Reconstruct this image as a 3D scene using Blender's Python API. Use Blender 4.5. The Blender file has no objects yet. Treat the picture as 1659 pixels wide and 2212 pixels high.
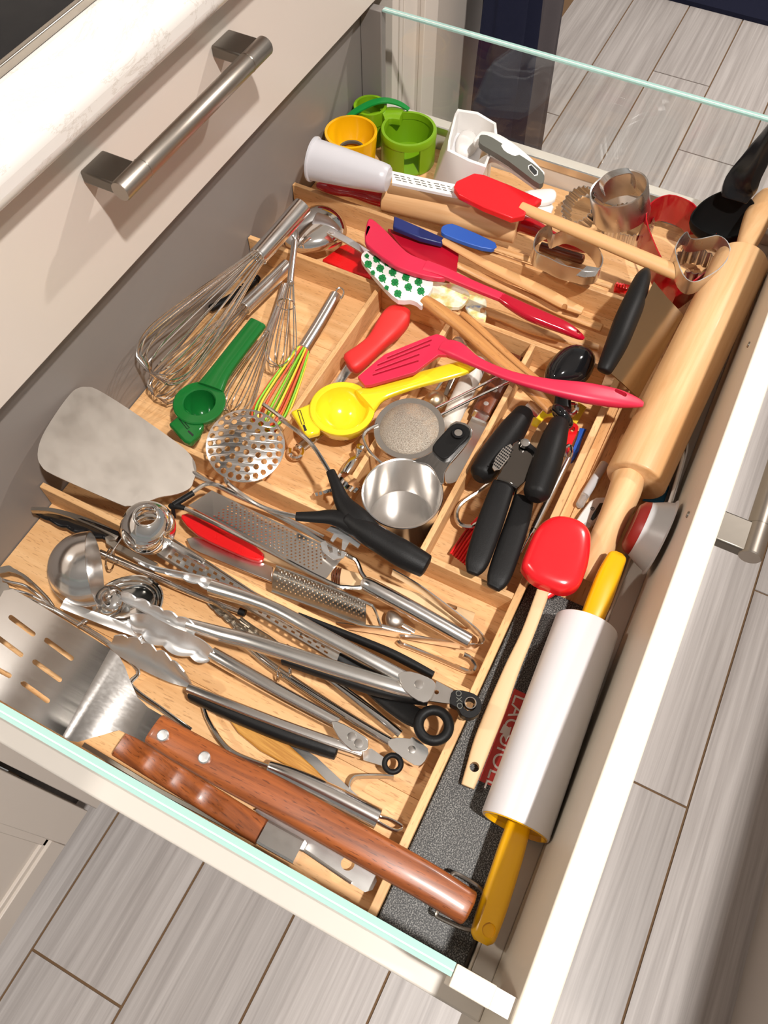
import bpy, bmesh, math, random
from mathutils import Vector, Matrix
from mathutils.geometry import tessellate_polygon
random.seed(7)
D = bpy.data
SC = bpy.context.scene
COL = SC.collection
V3 = Vector

# ------------------------------------------------------------------ camera
FPX, CX, CY = 1708.185, 829.5, 1106.0
CAM = V3((0.0, 0.0, 0.62))
_a, _b, _c = (math.radians(v) for v in (26.9824, 60.892, -0.0911))
FWD = V3((math.cos(_b)*math.cos(_a), math.cos(_b)*math.sin(_a), -math.sin(_b)))
_r0 = FWD.cross(V3((0, 0, 1))).normalized()
_u0 = _r0.cross(FWD)
RGT = _r0*math.cos(_c) + _u0*math.sin(_c)
UPV = RGT.cross(FWD)
cam_d = D.cameras.new('camera')
cam_d.sensor_fit = 'HORIZONTAL'
cam_d.sensor_width = 36.0
cam_d.lens = FPX/1659*36.0
cam_d.clip_start = 0.02
cam_d.clip_end = 50
cam = D.objects.new('camera', cam_d)
COL.objects.link(cam)
cam.matrix_world = Matrix(((RGT.x, UPV.x, -FWD.x, CAM.x), (RGT.y, UPV.y, -FWD.y, CAM.y), (RGT.z, UPV.z, -FWD.z, CAM.z), (0, 0, 0, 1)))
SC.camera = cam

# ------------------------------------------------------------------ world, lamps, exposure
w = D.worlds.new('kitchen_ambient')
SC.world = w
w.use_nodes = True
w.node_tree.nodes['Background'].inputs[0].default_value = (0.98, 0.95, 0.915, 1)
w.node_tree.nodes['Background'].inputs[1].default_value = 0.24
SC.view_settings.view_transform = 'Standard'
SC.view_settings.look = 'None'
SC.view_settings.gamma = 1
SC.view_settings.use_curve_mapping = False
SC.view_settings.exposure = 0.10

def lamp(name, loc, target, power, radius, color, angle=100, blend=0.6):
    l = D.lights.new(name, 'SPOT')
    l.energy = power
    l.shadow_soft_size = radius
    l.color = color
    l.spot_size = math.radians(angle)
    l.spot_blend = blend
    o = D.objects.new(name, l)
    COL.objects.link(o)
    o.location = loc
    o.rotation_euler = (V3(target)-V3(loc)).to_track_quat('-Z', 'Y').to_euler()
    return o

lamp('ceiling_downlight', (-0.08, -0.53, 1.78), (0.25, 0.1, 0), 152, 0.035, (1.0, 0.965, 0.925))
lamp('hood_light', (-0.14, 0.84, 1.14), (0.30, 0.15, 0), 20, 0.03, (1.0, 0.92, 0.82))
lamp('far_floor_fill', (2.30, -0.75, 1.78), (1.5, 0.0, -0.6), 150, 0.05, (1.0, 0.94, 0.88))  # unseen lamp added to brighten the far floor

# ------------------------------------------------------------------ pixel -> place helpers
def ray(px, py):
    return RGT*((px-CX)/FPX) - UPV*((py-CY)/FPX) + FWD

def W(px, py, z):
    d = ray(px, py)
    return CAM + d*((z-CAM.z)/d.z)

def depth(p):
    return (p-CAM).dot(FWD)

def rad(wpx, p):
    return wpx*0.5*depth(p)/FPX

class Crop:
    def __init__(s, x, y, k):
        s.x, s.y, s.k = x, y, k
    def __call__(s, *pts):
        out = []
        for p in pts:
            q = [s.x+p[0]/s.k, s.y+p[1]/s.k] + list(p[2:])
            if len(q) > 3:
                q[3] = q[3]/s.k
            out.append(tuple(q))
        return out

cA, cB, cC, cD = Crop(0, 0, 2.0), Crop(630, 0, 2.765), Crop(1060, 280, 2.77), Crop(600, 360, 2.765)
cE, cG, cH, cI = Crop(260, 400, 2.765), Crop(600, 640, 2.765), Crop(0, 800, 2.514), Crop(900, 740, 2.765)
cJ, cK, cL, cM = Crop(0, 1050, 2.9625), Crop(340, 980, 2.676), Crop(380, 1220, 2.37), Crop(100, 1480, 2.592)
cN, cO, cQ = Crop(600, 1600, 2.765), Crop(960, 1100, 3.072), Crop(1240, 560, 3.16)
a1, a2, a3, a4 = Crop(0, 1180, 5.53), Crop(200, 1200, 4.608), Crop(480, 1260, 5.821), Crop(700, 1200, 4.608)
a5, a6, a7, a8 = Crop(900, 680, 5.53), Crop(1120, 820, 6.145), Crop(620, 900, 3.967), Crop(230, 1020, 2.441)
b1, b4, b6 = Crop(1200, 420, 2.074), Crop(440, 480, 3.662), Crop(1200, 1000, 3.4)
px = Crop(0, 0, 1.0)

# ------------------------------------------------------------------ materials
MATS = {}
def _new(name):
    m = D.materials.new(name)
    m.use_nodes = True
    nt = m.node_tree
    return m, nt, nt.nodes['Principled BSDF']

def plastic(name, col, rough=0.4, spec=0.5, bump=0.0, trans=0.0, sss=0.0, coat=0.0):
    m, nt, b = _new(name)
    b.inputs['Base Color'].default_value = (*col, 1)
    b.inputs['Roughness'].default_value = rough
    b.inputs['Specular IOR Level'].default_value = spec
    b.inputs['Transmission Weight'].default_value = trans
    b.inputs['Coat Weight'].default_value = coat
    if sss:
        b.inputs['Subsurface Weight'].default_value = sss
        b.inputs['Subsurface Radius'].default_value = (0.01, 0.01, 0.01)
    n = nt.nodes.new('ShaderNodeTexNoise')
    tc = nt.nodes.new('ShaderNodeTexCoord')
    nt.links.new(tc.outputs['Object'], n.inputs['Vector'])
    n.inputs['Scale'].default_value = 900
    if bump:
        bp = nt.nodes.new('ShaderNodeBump')
        bp.inputs['Strength'].default_value = bump
        bp.inputs['Distance'].default_value = 0.0004
        nt.links.new(n.outputs['Fac'], bp.inputs['Height'])
        nt.links.new(bp.outputs['Normal'], b.inputs['Normal'])
    else:
        n.inputs['Scale'].default_value = 60
        mr = nt.nodes.new('ShaderNodeMapRange')
        mr.inputs['To Min'].default_value = rough*0.85
        mr.inputs['To Max'].default_value = min(1, rough*1.15)
        nt.links.new(n.outputs['Fac'], mr.inputs['Value'])
        nt.links.new(mr.outputs['Result'], b.inputs['Roughness'])
    MATS[name] = m
    return m

def metal(name, col, rough=0.25, scratch=0.25, aniso=0.0, streak=(6, 400, 400)):
    m, nt, b = _new(name)
    b.inputs['Base Color'].default_value = (*col, 1)
    b.inputs['Metallic'].default_value = 1
    b.inputs['Anisotropic'].default_value = aniso
    at = nt.nodes.new('ShaderNodeAttribute')
    at.attribute_name = 'grain'
    mp = nt.nodes.new('ShaderNodeMapping')
    mp.inputs['Scale'].default_value = streak
    n = nt.nodes.new('ShaderNodeTexNoise')
    n.inputs['Scale'].default_value = 1.0
    n.inputs['Detail'].default_value = 4
    nt.links.new(at.outputs['Vector'], mp.inputs['Vector'])
    nt.links.new(mp.outputs['Vector'], n.inputs['Vector'])
    mr = nt.nodes.new('ShaderNodeMapRange')
    mr.inputs['To Min'].default_value = rough*(1-scratch)
    mr.inputs['To Max'].default_value = min(1, rough*(1+scratch))
    nt.links.new(n.outputs['Fac'], mr.inputs['Value'])
    nt.links.new(mr.outputs['Result'], b.inputs['Roughness'])
    bp = nt.nodes.new('ShaderNodeBump')
    bp.inputs['Strength'].default_value = scratch*0.07
    bp.inputs['Distance'].default_value = 0.0003
    nt.links.new(n.outputs['Fac'], bp.inputs['Height'])
    nt.links.new(bp.outputs['Normal'], b.inputs['Normal'])
    MATS[name] = m
    return m

def wood(name, c1, c2, rough=0.5, sc=(14, 260, 260), fleck=0.0, coat=0.0, rnd=0.0, bump=0.15):
    m, nt, b = _new(name)
    L = nt.links.new
    at = nt.nodes.new('ShaderNodeAttribute')
    at.attribute_name = 'grain'
    oi = nt.nodes.new('ShaderNodeObjectInfo')
    ad = nt.nodes.new('ShaderNodeVectorMath')
    ad.operation = 'ADD'
    L(at.outputs['Vector'], ad.inputs[0])
    L(oi.outputs['Random'], ad.inputs[1])
    mp = nt.nodes.new('ShaderNodeMapping')
    mp.inputs['Scale'].default_value = sc
    L(ad.outputs[0], mp.inputs['Vector'])
    n = nt.nodes.new('ShaderNodeTexNoise')
    n.inputs['Scale'].default_value = 1
    n.inputs['Detail'].default_value = 5
    n.inputs['Roughness'].default_value = 0.6
    n.inputs['Distortion'].default_value = 0.4
    L(mp.outputs['Vector'], n.inputs['Vector'])
    cr = nt.nodes.new('ShaderNodeValToRGB')
    cr.color_ramp.elements[0].position = 0.34
    cr.color_ramp.elements[1].position = 0.66
    cr.color_ramp.elements[0].color = (*c2, 1)
    cr.color_ramp.elements[1].color = (*c1, 1)
    L(n.outputs['Fac'], cr.inputs['Fac'])
    out = cr.outputs['Color']
    if fleck:
        mp2 = nt.nodes.new('ShaderNodeMapping')
        mp2.inputs['Scale'].default_value = (130, 900, 900)
        L(ad.outputs[0], mp2.inputs['Vector'])
        n2 = nt.nodes.new('ShaderNodeTexNoise')
        n2.inputs['Scale'].default_value = 1
        n2.inputs['Detail'].default_value = 1
        L(mp2.outputs['Vector'], n2.inputs['Vector'])
        mr = nt.nodes.new('ShaderNodeMapRange')
        mr.inputs['From Min'].default_value = 0.62
        mr.inputs['From Max'].default_value = 0.70
        mr.inputs['To Max'].default_value = fleck
        L(n2.outputs['Fac'], mr.inputs['Value'])
        mx = nt.nodes.new('ShaderNodeMix')
        mx.data_type = 'RGBA'
        mx.inputs[7].default_value = (c2[0]*0.5, c2[1]*0.42, c2[2]*0.35, 1)
        L(mr.outputs['Result'], mx.inputs[0])
        L(out, mx.inputs[6])
        out = mx.outputs[2]
    if rnd:
        hs = nt.nodes.new('ShaderNodeHueSaturation')
        m2 = nt.nodes.new('ShaderNodeMapRange')
        m2.inputs['To Min'].default_value = 1-rnd
        m2.inputs['To Max'].default_value = 1+rnd
        L(oi.outputs['Random'], m2.inputs['Value'])
        L(m2.outputs['Result'], hs.inputs['Value'])
        L(out, hs.inputs['Color'])
        out = hs.outputs['Color']
    L(out, b.inputs['Base Color'])
    b.inputs['Roughness'].default_value = rough
    b.inputs['Coat Weight'].default_value = coat
    b.inputs['Coat Roughness'].default_value = 0.15
    bp = nt.nodes.new('ShaderNodeBump')
    bp.inputs['Strength'].default_value = bump
    bp.inputs['Distance'].default_value = 0.0004
    L(n.outputs['Fac'], bp.inputs['Height'])
    L(bp.outputs['Normal'], b.inputs['Normal'])
    MATS[name] = m
    return m

def srgb(r, g, b):
    f = lambda v: ((v/255+0.055)/1.055)**2.4 if v/255 > 0.04045 else v/255/12.92
    return (f(r), f(g), f(b))

wood('beech', srgb(229, 184, 132), srgb(211, 159, 104), 0.5, (7, 120, 120), fleck=0.5, rnd=0.05)
wood('beech_end', srgb(228, 190, 142), srgb(212, 168, 116), 0.55, (9, 160, 160), fleck=0.4)
wood('maple', srgb(228, 186, 138), srgb(208, 158, 106), 0.45, (5, 75, 75), coat=0.06, bump=0.05)
wood('handle_wood', srgb(222, 176, 122), srgb(196, 142, 88), 0.5, (10, 220, 220), fleck=0.35, rnd=0.06)
wood('pale_wood', srgb(216, 184, 142), srgb(198, 160, 114), 0.55, (8, 160, 160), fleck=0.15, rnd=0.04)
wood('warm_handle', srgb(205, 148, 88), srgb(176, 116, 62), 0.42, (10, 200, 200), fleck=0.4, coat=0.2)
wood('mahogany', srgb(160, 86, 38), srgb(106, 52, 20), 0.4, (10, 170, 170), fleck=0.7, coat=0.15)
wood('brown_handle', srgb(120, 62, 34), srgb(78, 36, 18), 0.35, (12, 200, 200), fleck=0.5, coat=0.3)
wood('bamboo', srgb(206, 152, 70), srgb(164, 106, 36), 0.4, (4, 420, 420), coat=0.2)
wood('floor_tile', srgb(204, 197, 193), srgb(170, 162, 158), 0.42, (2.2, 95, 95), rnd=0.07, bump=0.5)
metal('steel', (0.84, 0.81, 0.78), 0.19, 0.2)
metal('steel_dull', (0.84, 0.82, 0.79), 0.24, 0.12, streak=(60, 120, 120))
metal('bracket_dark', (0.20, 0.18, 0.155), 0.42, 0.15)
metal('steel_satin', (0.66, 0.63, 0.60), 0.17, 0.3, streak=(4, 500, 500))
metal('steel_worn', (0.50, 0.455, 0.405), 0.45, 0.3, streak=(40, 60, 60))
metal('dark_reflection_steel', (0.24, 0.22, 0.20), 0.10, 0.2)  # chrome with its black reflections put into the base colour
metal('chrome', (0.88, 0.87, 0.85), 0.08, 0.2)
metal('steel_dark', (0.42, 0.38, 0.33), 0.3, 0.3)
metal('wire', (0.82, 0.79, 0.75), 0.14, 0.1)
metal('tin', (0.68, 0.66, 0.64), 0.3, 0.4, streak=(60, 60, 60))
metal('handle_nickel', (0.44, 0.39, 0.34), 0.36, 0.2)
metal('aluminium', (0.86, 0.86, 0.86), 0.35, 0.25)
metal('brass_tan', (0.72, 0.58, 0.40), 0.32, 0.3)
plastic('black_rubber', (0.007, 0.0065, 0.0065), 0.5, spec=0.22, bump=0.25)
plastic('black_plastic', (0.008, 0.008, 0.009), 0.25, spec=0.3)
plastic('black_matte', (0.006, 0.006, 0.006), 0.5, spec=0.15)
plastic('black_gloss', (0.008, 0.008, 0.009), 0.08)
plastic('red', srgb(214, 22, 26), 0.28)
plastic('red_bright', srgb(226, 30, 38), 0.22, coat=0.2)
plastic('red_handle', srgb(228, 48, 46), 0.5)
plastic('raspberry', srgb(208, 36, 70), 0.42)
plastic('raspberry_gloss', srgb(176, 12, 40), 0.12, coat=0.4)
plastic('crimson', srgb(178, 12, 40), 0.35)
plastic('red_paint', srgb(170, 14, 26), 0.14, coat=0.5)
plastic('maroon', srgb(132, 30, 24), 0.4)
plastic('yellow', srgb(246, 214, 40), 0.16, coat=0.3)
plastic('gold', srgb(232, 172, 8), 0.22, coat=0.2)
plastic('green', srgb(20, 104, 42), 0.16, coat=0.3)
plastic('lime', srgb(120, 164, 20), 0.3)
plastic('leaf_green', srgb(14, 128, 52), 0.3)
plastic('navy', srgb(32, 44, 104), 0.35)
plastic('blue', srgb(48, 96, 186), 0.4)
plastic('sky_blue', srgb(30, 120, 170), 0.4)
plastic('white', srgb(236, 232, 228), 0.3)
plastic('pin_white', srgb(216, 212, 213), 0.32)
metal('tan_reflection_steel', (0.40, 0.32, 0.23), 0.14, 0.2)  # steel blade with its tan reflection put into the base colour
plastic('white_soft', srgb(222, 220, 222), 0.35, sss=0.1)
plastic('cream_paint', srgb(220, 210, 194), 0.45)
plastic('cabinet_paint', srgb(212, 201, 190), 0.32)
plastic('drawer_metal', srgb(208, 200, 190), 0.4)
plastic('back_panel', srgb(130, 123, 118), 0.42)
plastic('grey', srgb(196, 194, 194), 0.35)
plastic('dark_grey', srgb(92, 92, 84), 0.5)
plastic('frosted', srgb(214, 208, 198), 0.4, sss=0.1)
plastic('cork', srgb(170, 120, 76), 0.85)
plastic('grout', srgb(122, 94, 66), 0.9)
plastic('cooktop_black', (0.006, 0.006, 0.007), 0.4, spec=0.15)
plastic('hood_black', (0.03, 0.03, 0.03), 0.4)
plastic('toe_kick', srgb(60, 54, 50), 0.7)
plastic('orange', srgb(232, 92, 56), 0.4)
plastic('lime_wire', srgb(132, 200, 50), 0.4)
plastic('yellow_wire', srgb(244, 206, 60), 0.4)
plastic('clover', srgb(22, 126, 62), 0.45)
plastic('print_ink', (0.02, 0.02, 0.02), 0.5)
plastic('print_white', srgb(240, 236, 230), 0.5)
plastic('label_red', srgb(216, 66, 58), 0.5)
plastic('cloth_navy', srgb(34, 36, 54), 0.95, spec=0.1, bump=0.8)
plastic('cloth_grey', srgb(86, 80, 82), 0.95, spec=0.1, bump=0.8)

def special():
    # sparkling charcoal box top
    m, nt, b = _new('charcoal_speckle')
    tc = nt.nodes.new('ShaderNodeTexCoord')
    v = nt.nodes.new('ShaderNodeTexNoise')
    v.inputs['Scale'].default_value = 1100
    v.inputs['Detail'].default_value = 2
    nt.links.new(tc.outputs['Object'], v.inputs['Vector'])
    cr = nt.nodes.new('ShaderNodeValToRGB')
    cr.color_ramp.elements[0].position = 0.46
    cr.color_ramp.elements[0].color = (0.014, 0.014, 0.014, 1)
    cr.color_ramp.elements[1].position = 0.72
    cr.color_ramp.elements[1].color = (0.30, 0.29, 0.27, 1)
    nt.links.new(v.outputs['Fac'], cr.inputs['Fac'])
    nt.links.new(cr.outputs['Color'], b.inputs['Base Color'])
    b.inputs['Roughness'].default_value = 0.5
    MATS['charcoal_speckle'] = m
    # veined quartz
    m, nt, b = _new('quartz')
    tc = nt.nodes.new('ShaderNodeTexCoord')
    n = nt.nodes.new('ShaderNodeTexNoise')
    n.inputs['Scale'].default_value = 9
    n.inputs['Detail'].default_value = 9
    n.inputs['Roughness'].default_value = 0.72
    n.inputs['Distortion'].default_value = 1.6
    nt.links.new(tc.outputs['Object'], n.inputs['Vector'])
    cr = nt.nodes.new('ShaderNodeValToRGB')
    e = cr.color_ramp.elements
    e[0].position, e[0].color = 0.485, (*srgb(226, 221, 215), 1)
    e[1].position, e[1].color = 0.515, (*srgb(226, 221, 215), 1)
    x = e.new(0.5)
    x.color = (*srgb(206, 198, 189), 1)
    nt.links.new(n.outputs['Fac'], cr.inputs['Fac'])
    nt.links.new(cr.outputs['Color'], b.inputs['Base Color'])
    b.inputs['Roughness'].default_value = 0.18
    MATS['quartz'] = m
    # clear pane: real two-way glass (fresnel reflection over clear transmission)
    m = D.materials.new('pane_glass')
    m.use_nodes = True
    nt = m.node_tree
    nt.nodes.remove(nt.nodes['Principled BSDF'])
    tr = nt.nodes.new('ShaderNodeBsdfTransparent')
    tr.inputs[0].default_value = (0.975, 0.985, 0.98, 1)
    gl = nt.nodes.new('ShaderNodeBsdfGlossy')
    gl.inputs['Roughness'].default_value = 0.02
    lw = nt.nodes.new('ShaderNodeLayerWeight')
    lw.inputs[0].default_value = 0.5
    pw = nt.nodes.new('ShaderNodeMath')
    pw.operation = 'POWER'
    pw.inputs[1].default_value = 5
    nt.links.new(lw.outputs['Facing'], pw.inputs[0])
    fr = nt.nodes.new('ShaderNodeMath')
    fr.operation = 'MULTIPLY_ADD'
    fr.inputs[1].default_value = 0.24
    fr.inputs[2].default_value = 0.045
    nt.links.new(pw.outputs[0], fr.inputs[0])
    mx = nt.nodes.new('ShaderNodeMixShader')
    nt.links.new(fr.outputs[0], mx.inputs[0])
    nt.links.new(tr.outputs[0], mx.inputs[1])
    nt.links.new(gl.outputs[0], mx.inputs[2])
    nt.links.new(mx.outputs[0], nt.nodes['Material Output'].inputs[0])
    MATS['pane_glass'] = m
    # polished glass edge
    m, nt, b = _new('glass_edge')
    b.inputs['Base Color'].default_value = (*srgb(178, 216, 208), 1)
    b.inputs['Roughness'].default_value = 0.15
    b.inputs['Transmission Weight'].default_value = 0.25
    MATS['glass_edge'] = m
    # fine strainer mesh: woven wire, see-through between the wires
    m, nt, b = _new('wire_mesh')
    b.inputs['Base Color'].default_value = (0.50, 0.45, 0.38, 1)
    b.inputs['Metallic'].default_value = 0.85
    b.inputs['Roughness'].default_value = 0.5
    tc = nt.nodes.new('ShaderNodeTexCoord')
    ck = nt.nodes.new('ShaderNodeTexNoise')
    ck.inputs['Scale'].default_value = 1500
    nt.links.new(tc.outputs['Object'], ck.inputs['Vector'])
    mr = nt.nodes.new('ShaderNodeMapRange')
    bq = nt.nodes.new('ShaderNodeBump')
    bq.inputs['Strength'].default_value = 0.9
    bq.inputs['Distance'].default_value = 0.0008
    nt.links.new(ck.outputs['Fac'], bq.inputs['Height'])
    nt.links.new(bq.outputs['Normal'], b.inputs['Normal'])
    mr.inputs['From Min'].default_value = 0.35
    mr.inputs['From Max'].default_value = 0.6
    mr.inputs['To Min'].default_value = 0.25
    mr.inputs['To Max'].default_value = 0.95
    nt.links.new(ck.outputs['Fac'], mr.inputs['Value'])
    nt.links.new(mr.outputs['Result'], b.inputs['Alpha'])
    MATS['wire_mesh'] = m
    # translucent tumbler
    m, nt, b = _new('milky')
    b.inputs['Base Color'].default_value = (*srgb(226, 224, 228), 1)
    b.inputs['Roughness'].default_value = 0.3
    b.inputs['Transmission Weight'].default_value = 0.25
    b.inputs['Subsurface Weight'].default_value = 0.3
    b.inputs['Subsurface Radius'].default_value = (0.01, 0.01, 0.01)
    MATS['milky'] = m
    # clear acrylic
    m, nt, b = _new('acrylic')
    b.inputs['Base Color'].default_value = (0.9, 0.9, 0.88, 1)
    b.inputs['Roughness'].default_value = 0.08
    b.inputs['Transmission Weight'].default_value = 0.8
    MATS['acrylic'] = m
    # floral print
    m, nt, b = _new('floral_print')
    tc = nt.nodes.new('ShaderNodeTexCoord')
    n = nt.nodes.new('ShaderNodeTexNoise')
    n.inputs['Scale'].default_value = 70
    n.inputs['Detail'].default_value = 3
    nt.links.new(tc.outputs['Object'], n.inputs['Vector'])
    cr = nt.nodes.new('ShaderNodeValToRGB')
    e = cr.color_ramp.elements
    e[0].position, e[0].color = 0.34, (*srgb(120, 150, 200), 1)
    e[1].position, e[1].color = 0.68, (*srgb(226, 150, 130), 1)
    for p, c in ((0.40, (232, 228, 196)), (0.5, (240, 236, 214)), (0.6, (216, 208, 130))):
        x = e.new(p)
        x.color = (*srgb(*c), 1)
    nt.links.new(n.outputs['Color'], cr.inputs['Fac'])
    nt.links.new(cr.outputs['Color'], b.inputs['Base Color'])
    b.inputs['Roughness'].default_value = 0.4
    MATS['floral_print'] = m
special()

# ------------------------------------------------------------------ mesh helpers: each returns (verts, faces)
def catmull(P, sub, closed=False):
    n = len(P)
    if sub <= 1 or n < 3:
        return P
    out = []
    segs = n if closed else n-1
    for i in range(segs):
        if closed:
            p0, p1, p2, p3 = P[i-1], P[i], P[(i+1) % n], P[(i+2) % n]
        else:
            p0, p1, p2, p3 = P[max(i-1, 0)], P[i], P[i+1], P[min(i+2, n-1)]
        for k in range(sub):
            t = k/sub
            out.append(tuple(0.5*((2*b)+(-a+c)*t+(2*a-5*b+4*c-d)*t*t+(-a+3*b-3*c+d)*t**3) for a, b, c, d in zip(p0, p1, p2, p3)))
    if not closed:
        out.append(tuple(P[-1]))
    return out

def section(kind, n):
    if kind == 'rect':
        k = 0.82
        return [(1, -k), (1, k), (k, 1), (-k, 1), (-1, k), (-1, -k), (-k, -1), (k, -1)]
    if kind == 'soft':
        out = []
        for i in range(n):
            a = 2*math.pi*i/n
            c, s = math.cos(a), math.sin(a)
            out.append((math.copysign(abs(c)**0.6, c), math.copysign(abs(s)**0.6, s)))
        return out
    return [(math.cos(2*math.pi*i/n), math.sin(2*math.pi*i/n)) for i in range(n)]

def sweepw(C, A, B, kind='round', n=12, up=V3((0, 0, 1)), closed=False, rnd=(0, 0), transport=False):
    """sweep a section along world points C with half width A and half height B per point"""
    C = [V3(c) for c in C]
    N = len(C)
    sec = section(kind, n)
    m = len(sec)
    rings = []
    prev = None
    T = []
    for i in range(N):
        if closed:
            t = C[(i+1) % N]-C[i-1]
        else:
            t = C[min(i+1, N-1)]-C[max(i-1, 0)]
        if t.length < 1e-9:
            t = V3((1, 0, 0))
        T.append(t.normalized())
    for i in range(N):
        t = T[i]
        if transport and prev is not None:
            s = (prev - t*prev.dot(t))
            s = s.normalized() if s.length > 1e-6 else t.orthogonal().normalized()
        else:
            s = t.cross(up)
            s = s.normalized() if s.length > 1e-3 else (prev or t.orthogonal().normalized())
        prev = s
        u = s.cross(t)
        rings.append((C[i], s, u, A[i], B[i], t))
    full = []
    if rnd[0] and not closed:
        c, s, u, a, b, t = rings[0]
        r = min(a, b)*rnd[0] if rnd[0] <= 1 else min(a, b)
        for k in (0.12, 0.5, 0.8):
            q = math.sqrt(max(0, 1-(1-k)**2))
            full.append((c-t*r*(1-k), s, u, a-min(a, b)*(1-q), b-min(a, b)*(1-q), t))
    full += rings
    if rnd[1] and not closed:
        c, s, u, a, b, t = rings[-1]
        r = min(a, b)*rnd[1]
        for k in (0.8, 0.5, 0.12):
            q = math.sqrt(max(0, 1-(1-k)**2))
            full.append((c+t*r*(1-k), s, u, a-min(a, b)*(1-q), b-min(a, b)*(1-q), t))
    verts, faces = [], []
    for c, s, u, a, b, t in full:
        for x, y in sec:
            verts.append(c+s*(x*a)+u*(y*b))
    R = len(full)
    for i in range(R if closed else R-1):
        j = (i+1) % R
        for k in range(m):
            k2 = (k+1) % m
            faces.append((i*m+k, i*m+k2, j*m+k2, j*m+k))
    if not closed:
        faces.append(tuple(range(m-1, -1, -1)))
        faces.append(tuple((R-1)*m+k for k in range(m)))
    faces = [tuple(reversed(f)) for f in faces]
    return verts, faces

def sw(pts, kind='round', n=14, th=None, flat=1.0, sub=5, rnd=(0, 0), closed=False, r=None, transport=False):
    """sweep through picture points (px, py, z, width px); th = thickness in metres, r = radius in metres"""
    Q = []
    for p in pts:
        c = W(p[0], p[1], p[2])
        a = r if r is not None else rad(p[3], c)
        b = th/2 if th is not None else a*(p[4] if len(p) > 4 else flat)
        Q.append((c.x, c.y, c.z, a, b))
    Q = catmull(Q, sub, closed)
    return sweepw([q[:3] for q in Q], [max(q[3], 1e-5) for q in Q], [max(q[4], 1e-5) for q in Q], kind, n, closed=closed, rnd=rnd, transport=transport)

def wire(pts, r, sub=6, n=8, closed=False):
    """round wire through world points or (px, py, z)"""
    C = [tuple(p) if isinstance(p, V3) else tuple(W(*p[:3])) for p in pts]
    C = catmull(C, sub, closed)
    return sweepw(C, [r]*len(C), [r]*len(C), 'round', n, closed=closed, transport=True)

def lathe(p0, d, prof, n=32, sx=None):
    """revolve (distance along d, radius) pairs; closed where radius is 0"""
    d = V3(d).normalized()
    s = d.orthogonal().normalized()
    if sx is not None:
        s = (V3(sx)-d*V3(sx).dot(d)).normalized()
    u = d.cross(s)
    verts, faces, idx = [], [], []
    for h, r in prof:
        c = V3(p0)+d*h
        if r < 1e-7:
            verts.append(c)
            idx.append([len(verts)-1])
        else:
            row = []
            for k in range(n):
                a = 2*math.pi*k/n
                verts.append(c+s*(r*math.cos(a))+u*(r*math.sin(a)))
                row.append(len(verts)-1)
            idx.append(row)
    for a, b in zip(idx, idx[1:]):
        for k in range(n):
            k2 = (k+1) % n
            if len(a) == 1 and len(b) == 1:
                continue
            if len(a) == 1:
                faces.append((a[0], b[k2], b[k]))
            elif len(b) == 1:
                faces.append((a[k], a[k2], b[0]))
            else:
                faces.append((a[k], a[k2], b[k2], b[k]))
    if len(idx[0]) > 1 and idx[0] is not idx[-1] and (prof[0] != prof[-1]):
        faces.append(tuple(reversed(idx[0])))
    if len(idx[-1]) > 1 and (prof[0] != prof[-1]):
        faces.append(tuple(idx[-1]))
    return verts, faces

def shell(outer, t):
    """close an open profile into a thin wall of thickness t (inwards)"""
    inner = [(h, max(r-t, 0)) for h, r in outer]
    return outer+list(reversed(inner))+[outer[0]]

def poly_in_plane(outline, holes, frame, th):
    """plate from 2-D outline and holes; frame(x, y, side) -> world point, side 0 top, 1 bottom"""
    loops = [outline]+list(holes)
    flat = [p for l in loops for p in l]
    tris = tessellate_polygon([[V3((p[0], p[1], 0)) for p in l] for l in loops])
    N = len(flat)
    verts = [frame(p[0], p[1], 0) for p in flat]+[frame(p[0], p[1], 1) for p in flat]
    faces = []
    for t in tris:
        a, b, c = t
        A, B, Cc = (V3((*flat[i], 0)) for i in t)
        if (B-A).cross(Cc-A).z < 0:
            a, c = c, a
        faces.append((a, b, c))
        faces.append((N+c, N+b, N+a))
    o = 0
    for li, l in enumerate(loops):
        n = len(l)
        area = sum(l[i][0]*l[(i+1) % n][1]-l[(i+1) % n][0]*l[i][1] for i in range(n))
        flip = (area > 0) != (li == 0)
        for i in range(n):
            j = (i+1) % n
            q = (o+j, o+i, N+o+i, N+o+j)
            faces.append(tuple(reversed(q)) if flip else q)
        o += n
    return verts, faces

def plate(outline, z, th, holes=(), sub=1, hsub=1):
    """plate from picture outline; z = height or function(px, py); thickness downwards"""
    zf = z if callable(z) else (lambda x, y: z)
    oc = catmull([tuple(p[:2]) for p in outline], sub, True)
    hc = [catmull([tuple(p[:2]) for p in h], hsub, True) for h in holes]
    toW = lambda p: W(p[0], p[1], zf(p[0], p[1]))
    ow = [toW(p) for p in oc]
    hw = [[toW(p) for p in h] for h in hc]
    zz = {}
    for l in [ow]+hw:
        for p in l:
            zz[(p.x, p.y)] = p.z
    return poly_in_plane([(p.x, p.y) for p in ow], [[(p.x, p.y) for p in h] for h in hw],
                         lambda x, y, s: V3((x, y, zz[(x, y)]-th*s)), th)

def zlin(p, za, q, zb):
    dx, dy = q[0]-p[0], q[1]-p[1]
    L2 = dx*dx+dy*dy
    return lambda x, y: za+(zb-za)*((x-p[0])*dx+(y-p[1])*dy)/L2

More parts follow.
